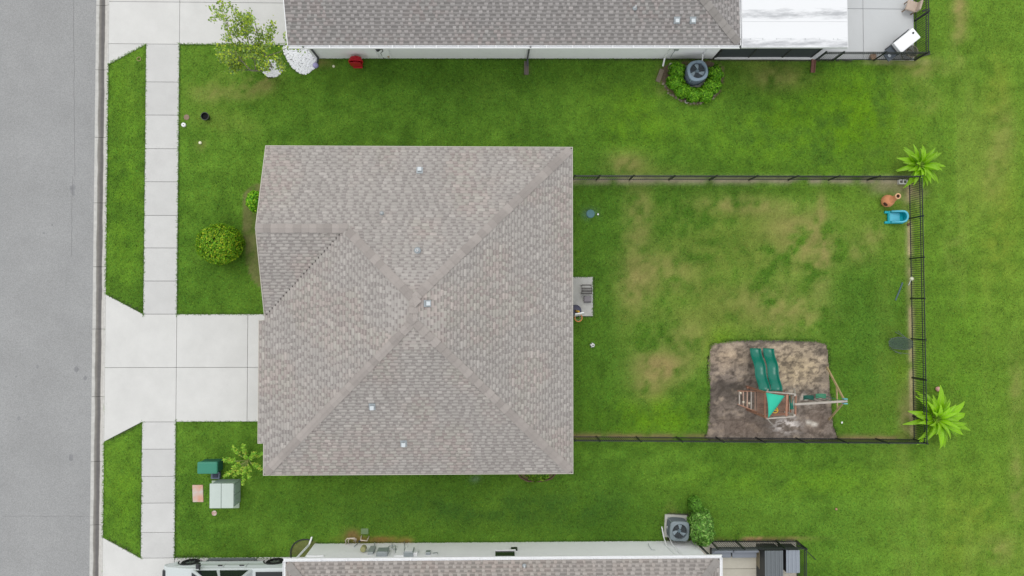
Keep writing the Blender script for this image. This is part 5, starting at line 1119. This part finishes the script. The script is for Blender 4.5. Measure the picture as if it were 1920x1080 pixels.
# splash blocks
for px, py, ang, c, lb in ((987, 128, 90, (128, 118, 112), 'grey splash block under the dark downspout of the upper house'), (1237, 142, 70, (150, 138, 120), 'tan splash block under the white downspout of the upper house'), (1524, 124, 84, (140, 100, 88), 'reddish brown splash block at the corner of the white lanai')):
    p = at(px, py); b = MB(); M_ = Matrix.Rotation(R(ang), 3, 'Z'); b.obox((p.x, p.y, .02), (.62, .2, .04), M_)
    for s in (-1, 1): b.obox(Vector((p.x, p.y, .06)) + M_ @ Vector((0, s * .085, 0)), (.62, .03, .06), M_)
    b.solo('splash_block', mat('block_%d' % px, C(*c), .9, .15, 8), lb, 'splash block')
p = at(1258, 127); b = MB(); b.box(p.x - .1, p.x + .12, p.y - .16, p.y + .16, 0, .22); b.solo('irrigation_box', paint('beige_box', (214, 208, 198)), 'small beige box left of the upper air conditioner hedge', 'utility box', bevel=.02)
p = at(1287, 191); b = MB(); b.tube([(p.x + .07 * math.cos(a), p.y + .07 * math.sin(a), .05) for a in np.linspace(0, 6.283, 13)[:-1]], .03, 7, closed=True); b.solo('ring', paint('stone_ring', (190, 186, 176), .8), 'pale stone ring at the foot of the upper hedge bed', 'ring')
# irrigation pipes by the lower house
M_pvc = mat('white_pvc', C(226, 212, 198), .5)
t = thing('pipe_loop', at(660, 1012), 'pair of white plastic pipe bends at the lower house wall', 'pipe'); 
for dx in (0, 5):
    b = MB(); b.tube([at(649 + dx, 1021, .05), at(648 + dx, 1013, .35), at(651 + dx, 1009.5, .4), at(665 + dx * .5, 1008.5 + dx * .4, .4), at(664 + dx * .5, 1015 + dx * .3, .05)], .028, 7); b.build('pipe', M_pvc, t, smooth=True)
t = thing('pipe_loop', at(683, 1010), 'single square white pipe loop right of the pair of pipe bends', 'pipe'); b = MB(); b.tube([at(678, 1004, .02), at(676, 1013, .3), at(688, 1014, .3), at(692, 1005, .02)], .028, 7); b.build('pipe', M_pvc, t, smooth=True); b = MB(); b.ball(at(674, 1015, .3), .06, 8); b.build('valve', M_dark, t)
p = at(684, 996); b = MB(); b.box(p.x - .17, p.x + .17, p.y - .13, p.y + .13, -.02, .05); b.solo('valve_box', paint('valve_green', (122, 146, 104)), 'flat pale green valve box in the lower lawn above the pipe loops', 'cover', bevel=.02)

# ------------------------------------------------------------------ air conditioners
def ac(center, h, r, sq, cols, label, rz, tilt=0):
    t = thing('air_conditioner', center, label, 'air conditioner', 'outdoor air conditioners', rz); Mb = paint('ac_body%d' % cols[0], cols, .45); Ml = paint('ac_louvre%d' % cols[0], tuple(int(c * .72) for c in cols), .5)
    b = MB(); b.box(-r * 1.2, r * 1.2, -r * 1.2, r * 1.2, -.03, .07); b.build('pad', mat('ac_pad', C(200, 200, 192), .85, .1, 5), t, world=False)
    b = MB(); b.lathe([(r * .93, .08), (r * .93, h - .1)], 32, sq=sq); b.build('cabinet', mat('ac_coil', C(58, 62, 66), .6), t, world=False)
    me = MB(); me.lathe([(r * .97, 0), (r, .012), (r * .97, .024), (r * .94, .024), (r * .94, 0)], 32, sq=sq); me = me.mesh('louvre', Ml)
    for i in range(12): o = bpy.data.objects.new('louvre', me); place(o, t); o.location = (0, 0, .1 + i * (h - .24) / 11)
    for a in range(4):
        b = MB(); k = (2 * .7071 ** sq) ** (-1 / sq) * r; an = R(45 + 90 * a); b.obox((k * .985 * math.cos(an), k * .985 * math.sin(an), h / 2), (.05, .05, h - .1), Matrix.Rotation(an, 3, 'Z')); b.build('corner_post', Mb, t, world=False)
    n = 32; b = MB(); ro = r * .76
    rings = []
    for rr, z, s_ in ((r * 1.02, h - .1, sq), (r * 1.02, h - .02, sq), (r * .95, h, sq), (ro * 1.05, h + .03, 2), (ro, h, 2), (ro, h - .2, 2)):
        for j in range(n):
            a = 6.28319 * j / n; k = (abs(math.cos(a)) ** s_ + abs(math.sin(a)) ** s_) ** (-1 / s_); b.v.append((rr * k * math.cos(a), rr * k * math.sin(a), z))
    b.f = [(i * n + j, i * n + (j + 1) % n, (i + 1) * n + (j + 1) % n, (i + 1) * n + j) for i in range(5) for j in range(n)]; b.build('top_panel', Mb, t, world=False, smooth=False)
    b = MB(); b.lathe([(ro, 0), (ro, .01)], 24, (0, 0, h - .2)); b.build('fan_well', mat('fan_dark', C(50, 76, 90), .6), t, world=False)
    for k in range(3):
        b = MB(); a0 = k * 2.094 + .5; vs_ = []
        for s in range(7):
            a = a0 + s * .22; vs_ += [(ro * .18 * math.cos(a0 + .6), ro * .18 * math.sin(a0 + .6), h - .1 + s * .004), (ro * .96 * math.cos(a), ro * .9 * math.sin(a), h - .14 + s * .012)]
        b.add(vs_, [(2 * s, 2 * s + 1, 2 * s + 3, 2 * s + 2) for s in range(6)]); b.build('fan_blade', paint('fan_blade', (176, 194, 204), .4), t, world=False)
    b = MB(); b.lathe([(ro * .25, 0), (ro * .25, .06), (ro * .15, .08)], 14, (0, 0, h - .13)); b.build('fan_motor', paint('fan_motor', (120, 140, 150)), t, world=False)
    b = MB()
    for rr in np.linspace(ro * .3, ro * .97, 6): b.tube([(rr * math.cos(a), rr * math.sin(a), h + .035) for a in np.linspace(0, 6.283, 25)[:-1]], .004, 4, closed=True)
    for k in range(8): b.tube([(ro * .2 * math.cos(k * .785), ro * .2 * math.sin(k * .785), h + .035), (ro * 1.04 * math.cos(k * .785), ro * 1.04 * math.sin(k * .785), h + .033)], .004, 4)
    b.build('grille', Ml, t, world=False)
    return t
p = at(1298, 144, .0); ac((p.x, p.y, 0), .92, .46, 2.6, (140, 160, 176), 'rounded blue-grey air conditioner enclosed by the hedge', .2)
p = at(1266, 988, 0); ac((p.x + .0, p.y + .05, 0), .82, .43, 5.0, (134, 146, 152), 'square grey air conditioner by the lower house wall', -.06)

# ------------------------------------------------------------------ upper right patio things
d0, d1 = at(1683, 90, .95), at(1719, 61, .95); ang = math.atan2(d1.y - d0.y, d1.x - d0.x); ln = (d1 - d0).length; cc = (d0 + d1) / 2
t = thing('grill', (cc.x, cc.y, .03), 'white-topped grill with dark side shelf on the top right patio', 'grill', rz=ang); wd = .56
b = MB(); b.box(-ln / 2, ln / 2, -wd / 2, wd / 2, .12, .72); b.build('cart', paint('grill_cart', (112, 116, 120)), t, world=False, bevel=.01)
b = MB(); b.box(-ln / 2 - .01, ln / 2 + .01, -wd / 2 - .01, wd / 2 + .01, .72, .93); b.build('hood', M_white, t, world=False, bevel=.03)
b = MB(); b.box(ln / 2 - .2, ln / 2 - .12, .05, .13, .931, .96); b.build('lid_knob', M_black, t, world=False, bevel=.01)
b = MB(); b.box(-ln / 2 - .56, -ln / 2 - .02, -wd / 2 + .03, wd / 2 - .03, .64, .68); b.build('side_shelf', paint('slate_shelf', (84, 92, 100)), t, world=False); b = MB(); b.lathe([(.07, 0), (.08, .03), (.04, .05)], 14, (-ln / 2 - .38, -.05, .68)); b.build('burner_cap', M_galv, t, world=False)
b = MB(); b.tube([(-ln / 2 + .1, wd / 2 + .05, .78), (ln / 2 - .1, wd / 2 + .05, .78)], .02, 6); b.build('handle', M_dark, t, world=False)
for sx in (-1, 1):
    for sy in (-1, 1): b = MB(); b.tube([(sx * (ln / 2 - .08), sy * (wd / 2 - .08) - .02, .07), (sx * (ln / 2 - .08), sy * (wd / 2 - .08) + .02, .07)], .065, 10); b.build('wheel', M_black, t, world=False)
p = at(1706, 99, .3); t = thing('wire_stool', (p.x, p.y, .03), 'round wire stool by the corner of the top right patio fence', 'stool'); b = MB()
for rr, z in ((.27, .46), (.27, .03), (.16, .25)): b.tube([(rr * math.cos(a), rr * math.sin(a), z) for a in np.linspace(0, 6.283, 25)[:-1]], .018, 6, closed=True)
b.build('hoop', paint('wire_tan', (150, 142, 122)), t, world=False); b = MB()
for i in range(14): a = i * .449; b.tube([(.27 * math.cos(a), .27 * math.sin(a), .03), (.16 * math.cos(a + .4), .16 * math.sin(a + .4), .25), (.27 * math.cos(a + .8), .27 * math.sin(a + .8), .46)], .009, 4)
b.build('wire', paint('wire_grey', (112, 108, 100)), t, world=False); b = MB(); b.lathe([(.25, 0), (.25, .02)], 20, (0, 0, .44)); b.build('seat', mat('mesh_seat', C(96, 96, 84), .8, alpha=.5), t, world=False)
p = at(1709, 12, .35); t = thing('patio_chair', (p.x, p.y, .03), 'beige cushioned chair at the top edge of the top right patio', 'chair', rz=-.3); Mb_ = mat('beige_cushion', C(206, 188, 172), .9, .1, 10)
b = MB(); b.box(-.26, .24, -.24, .24, .28, .4); b.build('seat', Mb_, t, world=False, bevel=.04); b = MB(); b.box(.2, .3, -.24, .24, .36, .72); b.build('backrest', Mb_, t, world=False, bevel=.04)
for sx in (-.22, .22):
    for sy in (-.2, .2): b = MB(); b.box(sx - .02, sx + .02, sy - .02, sy + .02, 0, .28); b.build('leg', paint('chair_wood', (150, 124, 98)), t, world=False)
p = at(1633, 108); b = MB(); b.lathe([(.09, 0), (.14, .1), (.15, .2), (.11, .26), (.08, .2)], 16, (p.x, p.y, .03)); b.solo('pot', paint('brown_pot', (178, 148, 126), .7), 'small tan pot by the rail of the top right patio fence', 'pot', smooth=True)
for px, py, lb in ((1751, 13, 'upper'), (1752, 97, 'lower')):
    p = at(px - 20, py + 8); b = MB(); b.bar((p.x - .05, p.y, .0), (p.x + .28, p.y + .1, .04), .06, .05); b.solo('dark_bar', M_dark, lb + ' of two short dark bars in the grass outside the top right patio fence', 'bar', group='bars outside the top right patio fence')  # short dark bar laid in the grass

# ------------------------------------------------------------------ bottom patio things
M_rib = mat('dark_ribbed_sheet', C(112, 118, 122), .5, .05, 3); M_rib2 = mat('grey_ribbed_sheet', C(152, 160, 170), .5, .05, 3); M_box = mat('grey_deck_box', C(140, 146, 156), .55, .05, 3)
def ribbed(name, x0, x1, y0, y1, h, M, label, n, lidM=None):
    t = thing(name, ((x0 + x1) / 2, (y0 + y1) / 2, .03), label, 'storage box'); b = MB(); b.box(x0, x1, y0, y1, .03, h - .03); b.build('body', M_dark, t)
    w_ = (x1 - x0) / n
    for i in range(n): b = MB(); b.box(x0 + i * w_ + .004, x0 + (i + 1) * w_ - .004, y0 - .03, y1 + .03, h - .03, h + (.012 if i % 2 else 0)); b.build('lid_rib', lidM or M, t, bevel=.006, bseg=1)
    return t
a_, c_ = at(1434, 1034, 1.1), at(1469, 1110, 1.1); ribbed('storage_shed', a_.x, c_.x, c_.y, a_.y, 1.1, M_rib, 'dark grey ribbed storage box on the bottom patio, left of the lighter one', 9)
a_, c_ = at(1474, 1033, 1.0), at(1500, 1073, 1.0); ribbed('storage_shed', a_.x, c_.x, c_.y, a_.y, 1.0, M_rib2, 'light grey ribbed storage box in the bottom patio corner', 7)
for px0, px1, lb in ((1336, 1371, 'left grey cushioned bench along the bottom patio fence'), (1373, 1419, 'right grey cushioned bench along the bottom patio fence')):
    a_, c_ = at(px0, 1032, .5), at(px1, 1046, .5); t = thing('bench', ((a_.x + c_.x) / 2, (a_.y + c_.y) / 2, .03), lb, 'bench', 'benches along the bottom patio fence'); b = MB(); b.box(a_.x, c_.x, c_.y, a_.y, .34, .5); b.build('seat', M_box, t, bevel=.03)
    b = MB(); b.box(a_.x, c_.x, a_.y - .02, a_.y + .08, .4, .78); b.build('backrest', M_box, t, bevel=.03)
    for x in (a_.x + .05, c_.x - .05): b = MB(); b.box(x - .03, x + .03, c_.y + .02, a_.y - .02, .03, .34); b.build('leg', M_dark, t)
a_, c_ = at(1424, 1034, .45), at(1433, 1066, .45); t = thing('side_cabinet', ((a_.x + c_.x) / 2, (a_.y + c_.y) / 2, .03), 'narrow tan cabinet between the bench and the dark ribbed box', 'cabinet'); b = MB(); b.box(a_.x, c_.x, c_.y, a_.y, .03, .42); b.build('body', mat('tan_cabinet', C(150, 140, 118), .7, .1, 5), t); b = MB(); b.box(a_.x - .02, c_.x + .02, c_.y - .02, a_.y + .02, .42, .46); b.build('top', mat('tan_cabinet', (0, 0, 0)), t)

# ------------------------------------------------------------------ white pickup on the lower driveway (front towards the street)
fx_, rx_ = at(357, 1054, .4).x, at(516, 1054, .4).x; yO = at(400, 1052, .4).y
tr = thing('pickup_truck', ((fx_ + rx_) / 2, yO - 1.0, .03), 'white crew-cab pickup parked on the bottom left driveway', 'pickup truck')
M_paint = mat('white_car_paint', C(212, 220, 220), .18, .01, 2, spec=.5); M_tyre = mat('tyre_rubber', (.012, .012, .013), .85); M_rimm = mat('alloy_rim', C(150, 156, 158), .3, metal=.6)
WB = rx_ - fx_; x0 = fx_ - 1.0; x1 = rx_ + 1.25; cy = yO - 1.0
def arc_(xc, r=.5, n=10): return [(xc + r * math.cos(a), .38 + r * math.sin(a)) for a in np.linspace(math.pi, 0, n)]
prof = [(x0 + .06, .42)] + arc_(fx_) + [(fx_ + .55, .36), (rx_ - .55, .36)] + arc_(rx_) + [(x1, .5), (x1 + .02, 1.14), (rx_ - .75, 1.16), (fx_ + .62, 1.16), (fx_ + .2, 1.14), (x0 + .3, 1.04), (x0 + .04, .9), (x0, .7)]
b = MB(); n = len(prof)
def hw(z): return .93 if z < .45 else (1.0 if z < 1.0 else .94)
b.v = [(x, cy + hw(z), z) for x, z in prof] + [(x, cy - hw(z), z) for x, z in prof]; b.f = [tuple(range(n)), tuple(range(n, 2 * n))[::-1]] + [(i, n + i, n + (i + 1) % n, (i + 1) % n) for i in range(n)]
b.build('body', M_paint, tr, bevel=.05, bseg=3)
cb = [(fx_ + .35, 1.15, .9), (fx_ + 1.15, 1.80, .72), (rx_ - 1.05, 1.84, .72), (rx_ - .75, 1.15, .9)]
b = MB(); b.v = [(x, cy + w_, z) for x, z, w_ in cb] + [(x, cy - w_, z) for x, z, w_ in cb]; b.f = [(0, 1, 2, 3), (7, 6, 5, 4), (0, 4, 5, 1), (1, 5, 6, 2), (2, 6, 7, 3)]; b.build('cab', M_paint, tr, bevel=.05, bseg=3)
def side_glass(u0, u1, s):
    """pane on the cab side between the two sloped edges"""
    b = MB(); pts = []
    for u, z in ((u0, .12), (u1, .12), (u1, .88), (u0, .88)):
        xl = cb[0][0] + (cb[1][0] - cb[0][0]) * z + .06; xr_ = cb[3][0] + (cb[2][0] - cb[3][0]) * z - .06; w_ = .9 + (.72 - .9) * z + .012
        pts.append((xl + (xr_ - xl) * u, cy + s * w_, 1.15 + .67 * z))
    b.add(pts, [(0, 1, 2, 3)]); b.build('side_window', M_glass, tr)
for s in (1, -1):
    side_glass(.03, .40, s); side_glass(.46, .97, s)
b = MB(); b.add([(fx_ + .42, cy + .8, 1.225), (fx_ + .42, cy - .8, 1.225), (fx_ + 1.08, cy - .66, 1.765), (fx_ + 1.08, cy + .66, 1.765)], [(0, 1, 2, 3)]); b.v = [(x - .012, y, z + .014) for x, y, z in b.v]; b.build('windscreen', M_glass, tr)
for xc in (fx_, rx_):
    for s in (1, -1):
        b = MB(); yy = cy + s * .86; k = 28; pr = [(.24, -.13), (.37, -.13), (.40, -.10), (.40, .10), (.37, .13), (.24, .13)]
        b.v = [(xc + r_ * math.cos(6.28319 * j / k), yy + d_, .40 + r_ * math.sin(6.28319 * j / k)) for r_, d_ in pr for j in range(k)]; b.f = [(i * k + j, i * k + (j + 1) % k, ((i + 1) % 6) * k + (j + 1) % k, ((i + 1) % 6) * k + j) for i in range(6) for j in range(k)]
        wv_ = b.build('wheel', M_tyre, tr, smooth=False)
        b = MB(); b.tube([(xc, yy - s * .1, .40), (xc, yy + s * .07, .40)], .238, 24); b.build('rim', mat('dark_hub', C(66, 70, 72), .4), wv_)
        for q in range(6):
            a = q * 1.0472; b = MB(); b.bar((xc + .05 * math.cos(a), yy + s * .085, .40 + .05 * math.sin(a)), (xc + .225 * math.cos(a), yy + s * .085, .40 + .225 * math.sin(a)), .03, .05); b.build('spoke', M_rimm, wv_)
        b = MB(); b.tube([(xc + .5 * math.cos(a), cy + s * 1.0, .38 + .5 * math.sin(a)) for a in np.linspace(math.pi, 0, 14)], .028, 6); b.build('arch_trim', M_dark, tr)
for s in (1, -1):
    b = MB(); b.tube([(fx_ + .72, cy + s * .95, .36), (fx_ + .82, cy + s * 1.06, .36), (rx_ - .95, cy + s * 1.06, .36), (rx_ - .85, cy + s * .95, .36)], .06, 8); b.build('running_board', mat('board_dark', C(96, 104, 104), .5), tr)
    b = MB(); b.obox((fx_ + .72, cy + s * 1.12, 1.3), (.14, .22, .24)); b.obox((fx_ + .74, cy + s * .98, 1.2), (.06, .16, .05)); b.build('wing_mirror', M_dark, tr, bevel=.03)
    for xh in (fx_ + 1.55, fx_ + 2.5): b = MB(); b.box(xh - .1, xh + .1, cy + s * 1.0 - .01, cy + s * 1.0 + .035, .95, 1.0); b.build('door_handle', M_dark, tr, bevel=.01)
    for xd in (fx_ + .68, fx_ + 1.72, fx_ + 2.72): b = MB(); b.box(xd - .006, xd + .006, cy + s * 1.0 - .004, cy + s * 1.0 + .003, .45, 1.12); b.build('door_seam', M_dark, tr)
    b = MB(); b.box(x0 + .0, x0 + .28, cy + s * .62 - .2, cy + s * .62 + .2, .82, .96); b.build('headlight', M_glass, tr, bevel=.03)
b = MB(); b.box(rx_ - .62, x1 - .06, cy - .78, cy + .78, 1.165, 1.175); b.build('bed_cover', M_black, tr)
